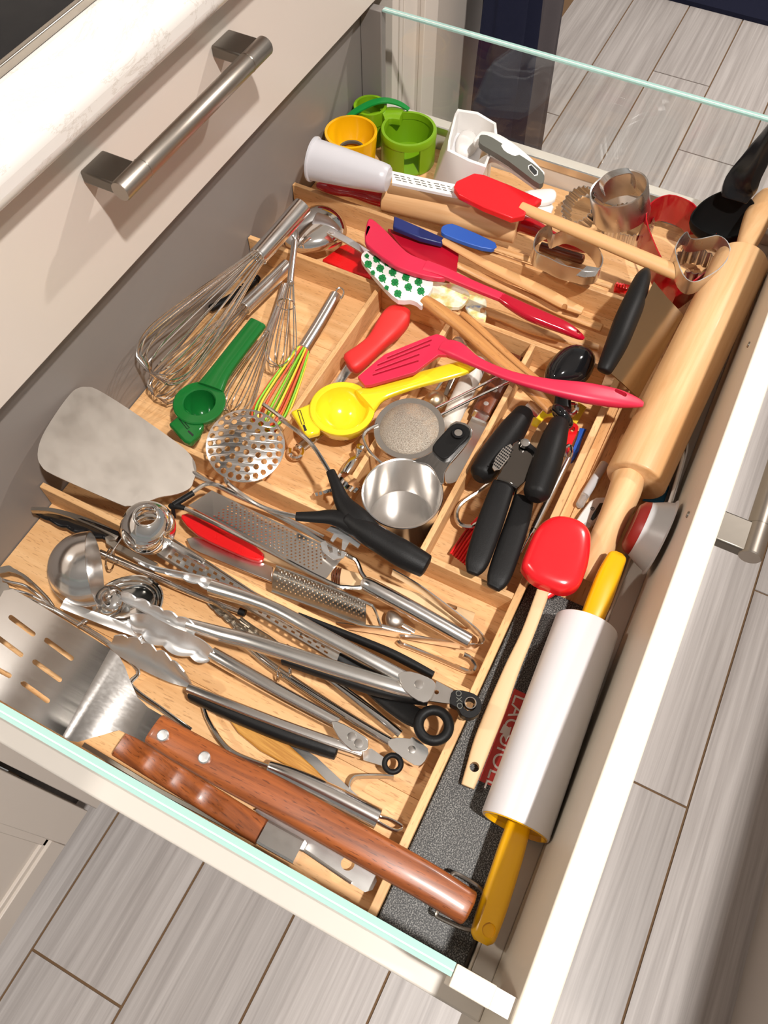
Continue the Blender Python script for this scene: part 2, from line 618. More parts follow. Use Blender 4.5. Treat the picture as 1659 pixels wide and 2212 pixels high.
def loft(rows, th):
    """surface through rows of world points, thickened along its normals"""
    R, M = len(rows), len(rows[0])
    g = [[V3(p) for p in r] for r in rows]
    nor = []
    for i in range(R):
        nr = []
        for j in range(M):
            du = g[min(i+1, R-1)][j]-g[max(i-1, 0)][j]
            dv = g[i][min(j+1, M-1)]-g[i][max(j-1, 0)]
            k = du.cross(dv)
            nr.append(k.normalized() if k.length > 1e-12 else V3((0, 0, 1)))
        nor.append(nr)
    sgn = 1 if sum(n.z for r in nor for n in r) >= 0 else -1
    verts = [g[i][j] for i in range(R) for j in range(M)]+[g[i][j]-nor[i][j]*sgn*th for i in range(R) for j in range(M)]
    O = R*M
    faces = []
    f = lambda a, b, c, d: faces.append((a, b, c, d) if sgn > 0 else (d, c, b, a))
    for i in range(R-1):
        for j in range(M-1):
            a, b, c, d = i*M+j, (i+1)*M+j, (i+1)*M+j+1, i*M+j+1
            f(a, b, c, d)
            f(O+d, O+c, O+b, O+a)
    for i in range(R-1):
        a, b = i*M, (i+1)*M
        f(b, a, O+a, O+b)
        a, b = i*M+M-1, (i+1)*M+M-1
        f(a, b, O+b, O+a)
    for j in range(M-1):
        f(j, j+1, O+j+1, O+j)
        a, b = (R-1)*M+j, (R-1)*M+j+1
        f(b, a, O+a, O+b)
    return verts, faces

def box(x0, x1, y0, y1, z0, z1):
    v = [V3((x, y, z)) for z in (z0, z1) for x, y in ((x0, y0), (x1, y0), (x1, y1), (x0, y1))]
    return v, [(3, 2, 1, 0), (4, 5, 6, 7), (0, 1, 5, 4), (1, 2, 6, 5), (2, 3, 7, 6), (3, 0, 4, 7)]

def join(*ms):
    V, F = [], []
    for v, f in ms:
        o = len(V)
        V += list(v)
        F += [tuple(i+o for i in q) for q in f]
    return V, F

def textmesh(body, origin, dx, up, size, lift=0.0002, space=1.0):
    cu = D.curves.new('lettering', 'FONT')
    cu.body = body
    cu.size = 1.0
    cu.space_character = space
    cu.align_x, cu.align_y = 'CENTER', 'CENTER'
    ob = D.objects.new('lettering', cu)
    COL.objects.link(ob)
    dg = bpy.context.evaluated_depsgraph_get()
    me = D.meshes.new_from_object(ob.evaluated_get(dg))
    dx, up = V3(dx).normalized(), V3(up)
    up = (up-dx*up.dot(dx)).normalized()
    nz = dx.cross(up)
    V = [V3(origin)+dx*(v.co.x*size)+up*(v.co.y*size)+nz*lift for v in me.vertices]
    F = [tuple(p.vertices) for p in me.polygons]
    D.objects.remove(ob)
    D.meshes.remove(me)
    return V, F

# ------------------------------------------------------------------ objects
def mk(name, vf, mat, axis=None, smooth=True, angle=38, bevel=0.0):
    V, F = vf
    me = D.meshes.new(name)
    me.from_pydata([tuple(v) for v in V], [], F)
    me.update()
    if axis is None:
        lo = [min(v[i] for v in V) for i in range(3)]
        hi = [max(v[i] for v in V) for i in range(3)]
        n = len(V)
        ctr = sum((V3(v) for v in V), V3())/n
        far = max(V, key=lambda v: (V3(v)-ctr).length)
        ax = (V3(far)-ctr)
    else:
        ax = V3(axis)
    ax = ax.normalized() if ax.length > 1e-9 else V3((1, 0, 0))
    s = ax.cross(V3((0, 0, 1)))
    s = s.normalized() if s.length > 1e-3 else V3((1, 0, 0))
    u = s.cross(ax)
    at = me.attributes.new('grain', 'FLOAT_VECTOR', 'POINT')
    at.data.foreach_set('vector', [c for v in V for c in (V3(v).dot(ax), V3(v).dot(s), V3(v).dot(u))])
    if smooth:
        me.polygons.foreach_set('use_smooth', [True]*len(me.polygons))
        me.set_sharp_from_angle(angle=math.radians(angle))
    me.materials.append(MATS[mat])
    ob = D.objects.new(name, me)
    COL.objects.link(ob)
    if bevel:
        md = ob.modifiers.new('bevel', 'BEVEL')
        md.width = bevel
        md.segments = 2 if bevel < 0.004 else 6
        md.limit_method = 'ANGLE'
    return ob

class Thing:
    def __init__(s, name, label, cat, group=None, kind=None):
        s.root = D.objects.new(name, None)
        s.root.empty_display_size = 0.01
        COL.objects.link(s.root)
        s.root['label'] = label
        if cat:
            s.root['category'] = cat
        if group:
            s.root['group'] = group
        if kind:
            s.root['kind'] = kind
        s.parts = []
    def add(s, name, vf, mat, parent=None, label=None, **kw):
        o = mk(name, vf, mat, **kw)
        o.parent = parent or s.root
        if label:
            o['label'] = label
        s.parts.append(o)
        return o
    def end(s):
        vs = [v.co for o in s.parts for v in o.data.vertices]
        lo = V3((min(v.x for v in vs), min(v.y for v in vs), min(v.z for v in vs)))
        hi = V3((max(v.x for v in vs), max(v.y for v in vs), 0))
        loc = V3(((lo.x+hi.x)/2, (lo.y+hi.y)/2, lo.z))
        done = set()
        for o in s.parts:
            if o.data.name not in done:
                o.data.transform(Matrix.Translation(-loc))
                done.add(o.data.name)
        s.root.location = loc
        return s.root

def one(name, vf, mat, label, cat, group=None, kind=None, **kw):
    o = mk(name, vf, mat, **kw)
    vs = [v.co for v in o.data.vertices]
    loc = V3(((min(v.x for v in vs)+max(v.x for v in vs))/2, (min(v.y for v in vs)+max(v.y for v in vs))/2, min(v.z for v in vs)))
    o.data.transform(Matrix.Translation(-loc))
    o.location = loc
    if label:
        o['label'] = label
    if cat:
        o['category'] = cat
    if group:
        o['group'] = group
    if kind:
        o['kind'] = kind
    return o
# ================================================================== the setting
YB = 0.429          # inside face of the drawer's back
ZF = -0.62          # kitchen floor
# ---- floor: grout bed with separate planks
fl = one('floor', box(-1.2, 3.6, -1.3, 0.62, ZF-0.03, ZF-0.003), 'grout', None, None, kind='structure')
PWD = 0.150
rows = {}
g0 = W(256, 1755, ZF).y            # a grout line in the picture
joint_hint = {0: (75, 2058), -1: None, -4: (1369, 1688), 1: None}
def plank_row(k):
    y1 = g0-PWD*k
    return y1-PWD, y1
row_joint = {}
for (jx, jy) in ((165, 2113), (1425, 1716), (1530, 342), (1490, 175), (1200, 248), (1165, 80)):
    p = W(jx, jy, ZF)
    k = int(math.floor((g0-p.y)/PWD))
    row_joint.setdefault(k, p.x)
PLEN = 0.90
fc = [c for c in (fl.location,)][0]
mesh_cache = {}
for k in range(-1, 12):
    y0, y1 = plank_row(k)
    if y1 < -1.25 or y0 > 0.6:
        continue
    start = row_joint.get(k, (0.37*k*PLEN) % PLEN)
    x = start
    while x > -1.1:
        x -= PLEN
    while x < 3.5:
        q = mk('plank', box(-PLEN/2+0.0018, PLEN/2-0.0018, -PWD/2+0.0018, PWD/2-0.0018, -0.006, 0.0), 'floor_tile', axis=(1, 0, 0), smooth=False) if 'p' not in mesh_cache else None
        if q is None:
            q = D.objects.new('plank', mesh_cache['p'])
            COL.objects.link(q)
        else:
            md = None
            mesh_cache['p'] = q.data
        q.parent = fl
        q.location = V3((x+PLEN/2, (y0+y1)/2, ZF))-fl.location
        x += PLEN

# ---- cabinet the drawer belongs to
YC = 0.412          # cabinet face
one('trim_1', box(-0.2, 0.86, YC+0.085, YC+0.10, ZF, -0.44), 'toe_kick', None, None, kind='structure')

def shaker_door(name, x0, x1, z0, z1, label):
    t = Thing(name, label, 'cabinet door')
    r = 0.046
    t.add('stile', box(x0, x0+r, YC, YC+0.019, z0, z1), 'cabinet_paint', bevel=0.001)
    t.add('stile', box(x1-r, x1, YC, YC+0.019, z0, z1), 'cabinet_paint', bevel=0.001)
    t.add('rail', box(x0+r, x1-r, YC, YC+0.019, z0, z0+r), 'cabinet_paint', bevel=0.001)
    t.add('rail', box(x0+r, x1-r, YC, YC+0.019, z1-r, z1), 'cabinet_paint', bevel=0.001)
    t.add('panel', box(x0+r, x1-r, YC+0.008, YC+0.014, z0+r, z1-r), 'cabinet_paint')
    for a in (0, 1):
        xm = x0+r if a == 0 else x1-r
        t.add('bead', box(xm-0.001, xm+0.009, YC+0.004, YC+0.012, z0+r, z1-r) if a == 0 else box(xm-0.009, xm+0.001, YC+0.004, YC+0.012, z0+r, z1-r), 'cabinet_paint', bevel=0.001)
        zm = z0+r if a == 0 else z1-r
        t.add('bead', box(x0+r, x1-r, YC+0.004, YC+0.012, zm-0.001, zm+0.009) if a == 0 else box(x0+r, x1-r, YC+0.004, YC+0.012, zm-0.009, zm+0.001), 'cabinet_paint', bevel=0.001)
    return t.end()
shaker_door('cabinet_door', -0.48, -0.0311, -0.455, 0.10, 'cream shaker cabinet door with recessed panel at the lower left')
t = Thing('lower_drawer', 'plain cream closed drawer front just below the open glass-sided drawer', 'drawer')
t.add('front_panel', box(-0.0247, 0.826, YC, YC+0.019, -0.478, -0.05), 'cabinet_paint', bevel=0.001)
t.add('body', box(0.0, 0.80, YC+0.019, YC+0.4, -0.44, -0.06), 'drawer_metal')
t.end()

# carcass sides and deck
one('wall_left', box(-0.0340, -0.0220, YC+0.075, YC+0.55, -0.44, 0.278), 'toe_kick', None, None, kind='structure')  # left side coloured dark to stand for shade in the door gap
one('wall_right', box(0.832, 0.848, YC+0.0, YC+0.55, -0.44, 0.278), 'cabinet_paint', None, None, kind='structure')
one('wall_back', box(-0.9, 3.6, YC+0.56, YC+0.60, ZF, 1.80), 'cabinet_paint', None, None, kind='structure')

# the rest of the kitchen overhead: ceiling, wall, and an unseen hood added for reflections
one('ceiling', box(-2.4, 4.0, -2.8, 1.05, 1.80, 1.84), 'white', None, None, kind='structure')
t = Thing('unseen_range_hood', 'unseen dark range hood added above the cooktop for the steel to reflect', 'range hood')
t.add('canopy', box(-0.24, 0.66, 0.52, 0.97, 1.18, 1.26), 'hood_black', bevel=0.004)
t.add('chimney', box(0.06, 0.36, 0.66, 0.97, 1.26, 1.795), 'steel_dull', bevel=0.004)
t.end()

# upper drawer: closed, with bar handle
def bar_handle(t, parent, x0, x1, yface, z, out, r, zc=None):
    """bar along x, standing out from yface towards -y"""
    yb = yface-out
    bar = t.add('handle', lathe((x0, yb, z), (1, 0, 0), [(0, 0), (0.0, r*0.9), (0.001, r), (x1-x0-0.001, r), (x1-x0, r*0.9), (x1-x0, 0)], 40), 'handle_nickel', parent=parent, axis=(1, 0, 0), label='brushed nickel bar handle')
    for a, b in ((x0, x0+0.028), (x1-0.028, x1)):
        t.add('bracket', box(a+0.0006, b-0.0006, yb+r*0.3, yface, z-r*0.62, z+r*0.62), 'bracket_dark', parent=bar, bevel=0.0015)
        xx = a if a > x0 else b
        t.add('collar', lathe((xx-0.0004, yb, z), (1, 0, 0), [(0, 0), (0, r*1.02), (0.0008, r*1.02), (0.0008, 0)], 40), 'steel_dark', parent=bar)
    return bar

t = Thing('upper_drawer', 'beige closed top drawer front with long brushed nickel bar handle', 'drawer')
fp = t.add('front_panel', box(-0.0247, 0.826, YC, YC+0.019, 0.146, 0.279), 'cabinet_paint', bevel=0.001)
h0, h1 = W(250, 415, 0.243), W(560, 88, 0.243)
bar_handle(t, fp, 0.333, 0.531, YC, 0.243, 0.034, 0.0078)
t.end()

# countertop and cooktop
one('countertop', box(-0.4, 3.0, 0.388, YC+0.55, 0.281, 0.312), 'quartz', 'white veined quartz countertop along the upper left corner', 'countertop', bevel=0.012)
t = Thing('cooktop', 'black glass cooktop with a dark metal rim set into the countertop', 'cooktop')
t.add('glass_top', box(-0.2, 0.62, 0.4455, 0.86, 0.3125, 0.318), 'cooktop_black', bevel=0.001)
t.add('rim', box(-0.203, 0.623, 0.4405, 0.4455, 0.3125, 0.319), 'steel_dark', bevel=0.001)
t.end()

# ---- neighbouring cabinet run beyond the far side
one('trim_2', box(0.850, 0.858, YC-0.001, YC+0.02, -0.46, 0.27), 'cabinet_paint', None, None, kind='structure')
t = Thing('neighbour_cabinet', 'beige cabinet front standing beyond the far glass side', 'cabinet')
t.add('front_panel', box(0.862, 1.22, YC-0.001, YC+0.018, -0.46, 0.278), 'cabinet_paint', bevel=0.001)
t.add('stile', box(0.905, 0.945, YC-0.008, YC-0.001, -0.46, 0.278), 'cabinet_paint', bevel=0.001)
t.add('rail', box(0.945, 1.22, YC-0.008, YC-0.001, -0.46, -0.40), 'cabinet_paint', bevel=0.001)
t.add('body', box(0.862, 1.22, YC+0.0185, YC+0.5, -0.46, 0.278), 'cabinet_paint')
t.end()

# towel hanging from a rail
rowsw = []
for i in range(26):
    v = i/25
    z = 0.16-v*0.50
    row = []
    for j in range(41):
        u = j/40
        x = 1.00+u*0.22+0.012*math.sin(v*3)
        fold = 0.016*math.sin(u*17+v*1.5)+0.007*math.sin(u*39+1+v*2)
        sag = 0.05*math.sin(u*math.pi)*v
        row.append(V3((x, 0.352+fold-0.02*v*math.sin(u*3.0), z-sag+0.02*u)))
    rowsw.append(row)
t = Thing('hanging_towel', 'dark navy and grey towel hanging beyond the far glass side', 'towel')
t.add('cloth', loft(rowsw, 0.004), 'cloth_navy')
rows2 = []
for i in range(16):
    v = i/15
    row = []
    for j in range(25):
        u = j/24
        x = 1.14+u*0.09
        row.append(V3((x, 0.326+0.010*math.sin(u*9+v)-0.012*v, 0.16-v*(0.56+0.06*math.sin(u*3)))))
    rows2.append(row)
t.add('outer_fold', loft(rows2, 0.004), 'cloth_grey')
t.end()
t = Thing('towel_rail', 'slim steel rail holding the dark towel', 'towel rail')
t.add('rail', lathe((0.97, 0.385, 0.163), (1, 0, 0), [(0, 0), (0, 0.006), (0.25, 0.006), (0.25, 0)], 16), 'steel')
for x in (0.98, 1.21):
    t.add('bracket', box(x-0.005, x+0.005, 0.385, YC-0.0012, 0.158, 0.168), 'steel')
t.end()

# island base opposite
t = Thing('island_cabinet', 'pale grey island cabinet side in the lower right corner', 'cabinet')
t.add('side_panel', box(-0.5, 2.2, -0.90, -0.4436, ZF, 0.26), 'cabinet_paint')
t.add('worktop', box(-0.5, 2.2, -0.92, -0.4426, 0.2605, 0.29), 'quartz')
t.end()
one('floor_mat', box(2.44, 3.2, -0.35, 0.45, ZF+0.0005, ZF+0.012), 'cloth_navy', 'dark mat on the floor in the far upper right corner', 'mat')

# ================================================================== the open drawer
XN, XF = 0.0060, 0.7890
t = Thing('open_drawer', 'wide pull-out drawer with glass sides and cream front standing open', 'drawer')
t.add('base', box(-0.004, 0.800, -0.071, YB+0.012, -0.018, -0.006), 'drawer_metal')
t.add('back_panel', box(-0.006, 0.802, YB, YB+0.012, -0.006, 0.140), 'back_panel', label='grey metal back panel')
fr = t.add('front_panel', box(-0.022, 0.815, -0.0899, -0.0713, -0.10, 0.143), 'cream_paint', bevel=0.0012, label='cream painted drawer front')
bar_handle(t, fr, 0.346, 0.546, -0.0899, 0.098, 0.034, 0.0085)
t.add('front_ledge', box(0.014, 0.785, -0.0713, -0.0560, -0.006, 0.0105), 'drawer_metal', bevel=0.001)
t.add('front_lip', box(0.014, 0.785, -0.0560, -0.0540, -0.006, 0.0112), 'cream_paint', bevel=0.0008)
for nm, x0, x1 in (('near', -0.0080, 0.0140), ('far', 0.7850, 0.8060)):
    t.add('side_rail', box(x0, x1, -0.0713, YB, -0.018, 0.024), 'drawer_metal', bevel=0.0015)
    lip = (0.0128, 0.0142) if nm == 'near' else (0.7838, 0.7862)
    t.add('rail_lip', box(lip[0], lip[1], -0.052, YB-0.001, 0.020, 0.028), 'aluminium')
    g0_, g1_ = (0.0056, 0.0128) if nm == 'near' else (0.7870, 0.7942)
    gp = t.add('glass_pane', box(g0_, g1_, -0.036, 0.402, 0.024, 0.1385), 'pane_glass')
    t.add('glass_edge', box(g0_, g1_, -0.036, 0.402, 0.1386, 0.1405), 'glass_edge', parent=gp, label='pale green polished edge')
    t.add('edge_bead', box(g0_+0.0026, g0_+0.0034, -0.036, 0.402, 0.1405, 0.1409), 'print_white', parent=gp)
    t.add('rear_post', box(g0_-0.001, g1_+0.003, 0.4025, YB-0.0003, 0.024, 0.139), 'back_panel', bevel=0.001)
    b0, b1 = (0.0012, 0.0128) if nm == 'near' else (0.7870, 0.7990)
    cl = t.add('front_clamp', box(b0, b1, -0.0593, -0.0365, 0.100, 0.1412), 'cream_paint', bevel=0.0006)
    t.add('clamp_plate', box(b0+0.0003, b1-0.0003, -0.0713, -0.0594, 0.030, 0.1375), 'drawer_metal', parent=cl)
for k, (u, v) in enumerate(((1618, 745), (1487, 1112))):
    p = CAM+ray(u, v)*((-0.0713-CAM.y)/ray(u, v).y)
    t.add('screw', lathe(p+V3((0, 0.0012, 0)), (0, -1, 0), [(0, 0), (0, 0.0024), (0.0016, 0.0028), (0.0016, 0)], 12), 'steel_dark')
t.end()

# ---- wooden organiser
ZW = 0.030
t = Thing('drawer_organiser', 'beech wood drawer organiser with long dividers and square compartments', 'organiser')
def board(nm, x0, x1, y0, y1, z0=0.0, z1=ZW, par=None):
    ax = (1, 0, 0) if (x1-x0) > (y1-y0) else (0, 1, 0)
    return t.add(nm, box(x0, x1, y0, y1, z0, z1), 'beech', axis=ax, bevel=0.0006)
# bottom boards run front to back
xb = [0.0155, 0.10, 0.1822, 0.27, 0.36, 0.45, 0.5265, 0.62, 0.70, 0.7835]
for a, b in zip(xb, xb[1:]):
    t.add('bottom_board', box(a, b-0.0002, 0.0145, YB-0.0008, -0.0058, 0.0), 'beech', axis=(0, 1, 0), bevel=0.0003)
board('front_board', 0.0155, 0.5262, 0.0145, 0.0208)
for x in (0.1795, 0.2680, 0.5235, 0.6172):
    y0 = 0.0210 if x < 0.52 else 0.030
    board('divider', x, x+0.0055, y0, YB-0.001)
for y in (0.2690, 0.1858, 0.1015):
    board('partition', 0.2737, 0.5233, y, y+0.0052)
t.end()
t = Thing('front_tray', 'small beech tray floor under the maple rolling pin', 'tray')
t.add('floor_board', box(0.300, 0.7835, -0.0500, 0.0142, -0.0058, 0.0015), 'beech', axis=(1, 0, 0))
t.add('edge_strip', box(0.300, 0.60, 0.0030, 0.0055, 0.0015, 0.0040), 'beech', axis=(1, 0, 0))
t.end()

# ---- charcoal box with red label
t = Thing('knife_box', 'flat charcoal speckled box with a red label lying in the front channel', 'box')
t.add('lid', box(0.0155, 0.2980, -0.0510, 0.0138, -0.0055, 0.0100), 'charcoal_speckle', bevel=0.001)
lab = plate(cO((465, 1190), (640, 1275), (455, 1900), (230, 1800)), 0.0104, 0.0003)
lb = t.add('label', lab, 'label_red', label='red paper label')
o = W(1093, 1603, 0.0105)
d = (W(1062, 1690, 0.0105)-W(1118, 1520, 0.0105)).normalized()
t.add('lettering', textmesh('LAGUIOLE', o, d, V3((0, 0, 1)).cross(d), 0.0165, 0.0003), 'print_white', parent=lb, smooth=False)
t.add('bee_mark', plate(cO((395, 1425), (440, 1455), (432, 1500), (408, 1545), (392, 1490), (366, 1480)), 0.0112, 0.0003), 'print_white', parent=lb)
t.end()
# ================================================================== shape builders for utensils
def cut(ob, vf):
    """bore a real hole into a mesh object"""
    me = D.meshes.new('bore')
    me.from_pydata([tuple(v) for v in vf[0]], [], vf[1])
    me.update()
    c = D.objects.new('bore', me)
    COL.objects.link(c)
    md = ob.modifiers.new('bore', 'BOOLEAN')
    md.object = c
    md.operation = 'DIFFERENCE'
    md.solver = 'EXACT'
    dg = bpy.context.evaluated_depsgraph_get()
    new = D.meshes.new_from_object(ob.evaluated_get(dg))
    old = ob.data
    ob.modifiers.clear()
    nm = old.name
    ob.data = new
    D.meshes.remove(old)
    new.name = nm
    D.objects.remove(c)
    D.meshes.remove(me)
    if len(new.materials) == 0 or new.materials[0] is None:
        pass
    return ob

def rod_at(p, d, r, h, n=16):
    d = V3(d).normalized()
    return lathe(V3(p)-d*h, d, [(0, 0), (0, r), (2*h, r), (2*h, 0)], n)

def pipe_ring(c, n, R, r, seg=32, m=10):
    """torus round axis n"""
    n = V3(n).normalized()
    s = n.orthogonal().normalized()
    u = n.cross(s)
    C = [V3(c)+s*(R*math.cos(2*math.pi*i/seg))+u*(R*math.sin(2*math.pi*i/seg)) for i in range(seg)]
    return sweepw(C, [r]*seg, [r]*seg, 'round', m, closed=True, transport=True)

def flat_ring(c, n, Ro, Ri, h, seg=36):
    return lathe(V3(c)-V3(n).normalized()*h/2, n, [(0, Ri), (0, Ro-0.0008), (0.0008, Ro), (h-0.0008, Ro), (h, Ro-0.0008), (h, Ri), (0, Ri)], seg)

def dome(outline, z0, h, sub=4, rings=7, base=0.003, zf=None, power=1.0):
    """solid cushion: picture outline at z0 rising to z0+h in the middle"""
    oc = catmull([tuple(p[:2]) for p in outline], sub, True)
    zz = zf or (lambda x, y: z0)
    P = [W(x, y, zz(x, y)) for x, y in oc]
    n = len(P)
    c = sum(P, V3())/n
    verts, faces = [], []
    levels = [(1.0, -base)]+[(math.cos(k/rings*math.pi/2)**power if k else 1.0, h*math.sin(k/rings*math.pi/2)) for k in range(rings)]
    for s, dz in levels:
        for p in P:
            q = c+(p-c)*s
            verts.append(V3((q.x, q.y, q.z+dz)))
    L = len(levels)
    for i in range(L-1):
        for k in range(n):
            k2 = (k+1) % n
            faces.append((i*n+k, i*n+k2, (i+1)*n+k2, (i+1)*n+k))
    verts.append(V3((c.x, c.y, c.z+h)))
    for k in range(n):
        faces.append(((L-1)*n+k, (L-1)*n+(k+1) % n, L*n))
    faces.append(tuple(range(n-1, -1, -1)))
    a = sum(P[i].x*P[(i+1) % n].y-P[(i+1) % n].x*P[i].y for i in range(n))
    if a < 0:
        faces = [tuple(reversed(f)) for f in faces]
    return verts, faces

def dish(outline, z0, h, th=0.0012, sub=4, rings=7, zf=None):
    """hollow bowl: picture outline is the rim at z0, bottom h below"""
    oc = catmull([tuple(p[:2]) for p in outline], sub, True)
    P = [W(x, y, zf(x, y) if zf else z0) for x, y in oc]
    n = len(P)
    c = sum(P, V3())/n
    rows = []
    for k in range(rings+1):
        a = k/rings*math.pi/2
        s, dz = max(math.cos(a), 0.02), -h*math.sin(a)
        rows.append([V3((c.x+(p.x-c.x)*s, c.y+(p.y-c.y)*s, c.z+(p.z-c.z)*s+dz)) for p in P+[P[0]]])
    return loft(rows, th)

def ribbon(pts, hgt, t=0.0007, closed=False, sub=6):
    """thin strip standing on edge through (px, py, z centre)"""
    return sw([(p[0], p[1], p[2], 1) for p in pts], 'rect', th=hgt, r=t, sub=sub, closed=closed)

def whisk_wires(neck, tip, R, nl, r, power=1.6, sub=26, r0=0.004, twist=0.0):
    """one closed wire loop per entry; loops fan round the axis"""
    ax = tip-neck
    L = ax.length
    d = ax/L
    s = d.orthogonal().normalized()
    u = d.cross(s)
    out = []
    for k in range(nl):
        a = math.pi*k/nl+twist
        e = s*math.cos(a)+u*math.sin(a)
        f = s*math.cos(a+0.35)+u*math.sin(a+0.35)
        C = []
        for i in range(sub+1):
            q = i/sub
            # half-loop parameter: 0 neck, 1 tip
            ang = q*math.pi
            tt = (1-math.cos(ang))/2
            C.append((tt, 1))
        ring = []
        M = 2*sub
        for i in range(M+1):
            q = i/M
            side = 1 if q < 0.5 else -1
            v = q*2 if q < 0.5 else (1-q)*2       # 0..1..0
            h = 1-(1-v)**1.15
            w = r0+(R-r0)*(math.sin(min(1, v**0.8)*math.pi*0.5)**power)*math.sqrt(max(0, 1-max(0, (v-0.72)/0.28)**2.2))
            if v > 0.999:
                w = 0
            ring.append(neck+d*(L*h)+e*(w*side))
        out.append(sweepw(ring, [r]*len(ring), [r]*len(ring), 'round', 5, transport=True))
    return out

def circle(c, r, n=14, ex=1.0, rot=0.0):
    return [(c[0]+r*math.cos(2*math.pi*i/n+rot), c[1]+r*ex*math.sin(2*math.pi*i/n+rot)) for i in range(n)]

def capsule(p, q, w, n=6):
    a = math.atan2(q[1]-p[1], q[0]-p[0])
    r = w/2
    out = [(q[0]+r*math.cos(a-math.pi/2+math.pi*i/n), q[1]+r*math.sin(a-math.pi/2+math.pi*i/n)) for i in range(n+1)]
    out += [(p[0]+r*math.cos(a+math.pi/2+math.pi*i/n), p[1]+r*math.sin(a+math.pi/2+math.pi*i/n)) for i in range(n+1)]
    return out

def handle_hole(ob, p, r, h=0.03):
    return cut(ob, rod_at(p, (0, 0, 1), r, h, 18))

def spatula(name, label, cat, head, hz, hth, hmat, handle, mat, group=None, sub=3, flat=0.62, rnd=(0.3, 0.5), headname='blade', hole=None):
    t = Thing(name, label, cat, group)
    if head is not None:
        t.add(headname, plate(head, hz, hth, sub=sub), hmat, bevel=0.0012 if hth > 0.003 else 0)
    hd = t.add('handle', sw(handle, flat=flat, rnd=rnd), mat)
    if hole:
        handle_hole(hd, W(*hole[:3]), hole[3])
    return t

def scallop_head(U, L, zu, zl, n=40, amp=0.0022, lobes=5, side='L', sag=0.004, th=0.0011):
    """tong claw: smooth edge U, scalloped edge L (picture polylines neck -> tip)"""
    def samp(poly, t):
        P = catmull([tuple(p) for p in poly], 8)
        x = t*(len(P)-1)
        i = min(int(x), len(P)-2)
        f = x-i
        return (P[i][0]+(P[i+1][0]-P[i][0])*f, P[i][1]+(P[i+1][1]-P[i][1])*f)
    rows = []
    for i in range(n+1):
        v = i/n
        a = W(*samp(U, v), zu(v) if callable(zu) else zu)
        b = W(*samp(L, v), zl(v) if callable(zl) else zl)
        e = (b-a)
        if e.length > 1e-6:
            b = b+e.normalized()*(amp*abs(math.sin(v*lobes*math.pi))-amp*0.3)
        rows.append([a.lerp(b, j/6)-V3((0, 0, sag*math.sin(j/6*math.pi))) for j in range(7)])
    return loft(rows, th)
# ================================================================== near compartment: tongs, ladles, turners
# ---- grill turner with long mahogany handle
t = Thing('grill_turner', 'slotted steel grill turner with long reddish wooden handle beside the near glass', 'turner')
zt = 0.077
slots = []
for p, q in (((130, 850), (395, 1048)), ((555, 1122), (852, 1338)), ((415, 1380), (712, 1592)), ((275, 1635), (566, 1845)), ((-20, 1095), (250, 1295)), ((-160, 1400), (110, 1545))):
    slots.append(capsule(a1(p)[0], a1(q)[0], 11))
bl = plate([(28, 1272), (120, 1327), (238, 1402), (135, 1590), (20, 1524), (-85, 1462), (-88, 1450), (8, 1276)], zt, 0.0014, holes=slots)
sb = t.add('blade', bl, 'steel_satin', axis=(0, 1, 0))
rowsb = []
for (u0, u1, z) in (((238, 1402), (135, 1590), zt), ((248, 1410), (143, 1596), zt-0.0008), ((258, 1418), (150, 1600), zt-0.0025), ((270, 1440), (168, 1603), zt-0.006), ((281, 1470), (205, 1592), zt-0.010), ((297, 1506), (257, 1577), zt-0.014), ((320, 1528), (290, 1592), zt-0.0155), ((352, 1547), (320, 1608), zt-0.0155)):
    A, B = W(*u0, z), W(*u1, z)
    rowsb.append([A.lerp(B, j/8) for j in range(9)])
t.add('neck', loft([[V3(p) for p in r] for r in rowsb], 0.0014), 'steel_satin', axis=(0, 1, 0))
hp = cM((615, 252, 0.061, 178), (760, 340, 0.061, 186), (1000, 475, 0.060, 196), (1300, 632, 0.058, 205)) + cN((250, 480, 0.056, 216), (600, 680, 0.054, 216), (900, 850, 0.050, 214), (1130, 995, 0.047, 205))
hd = t.add('handle', sw(hp, kind='soft', flat=0.80, rnd=(0.15, 0.35), n=20), 'mahogany')
for q in ((675, 303), (902, 425)):
    p = W(*cM(q)[0], 0.0605)
    t.add('rivet', lathe(p, (0, 0, 1), [(0, 0), (0, 0.0042), (0.0117, 0.0042), (0.0124, 0.0034), (0.0126, 0)], 20), 'aluminium', parent=hd)
t.add('hanging_loop', wire([(*q[:2], 0.026) for q in cN((1015, 850), (1040, 800), (1080, 800), (1215, 888), (1255, 1010), (1165, 1130), (975, 1062), (950, 1030), (990, 980))], 0.0014, 4), 'steel_dark')
t.end()

# ---- brush handle with finger grooves
t = Thing('grill_brush', 'reddish wooden grill brush handle with finger grooves beside the near glass', 'brush')
pts = []
A, B = cM((415, 330))[0], cM((1210, 826))[0]
for i in range(81):
    v = i/80
    g = (1-abs(math.sin(v*4*math.pi/0.74))) if v < 0.74 else 1.0
    pts.append((A[0]+(B[0]-A[0])*v, A[1]+(B[1]-A[1])*v, 0.019+0.0012*g, 56, 0.46+0.13*g))
hd = t.add('handle', sw(pts, kind='soft', n=18, sub=1), 'mahogany')
t.add('steel_back', sw(cM((210, 335, 0.012, 26), (630, 590, 0.012, 26), (1180, 880, 0.012, 24)), 'rect', th=0.003, sub=1), 'steel_dark')
t.add('ferrule', sw(cM((1220, 828, 0.022, 134), (1420, 940, 0.022, 134)), 'rect', th=0.020, sub=1), 'steel')
t.add('scraper_rod', wire([(*q[:2], 0.012) for q in cN((120, 630), (440, 850))], 0.0012, 1), 'wire')
t.end()

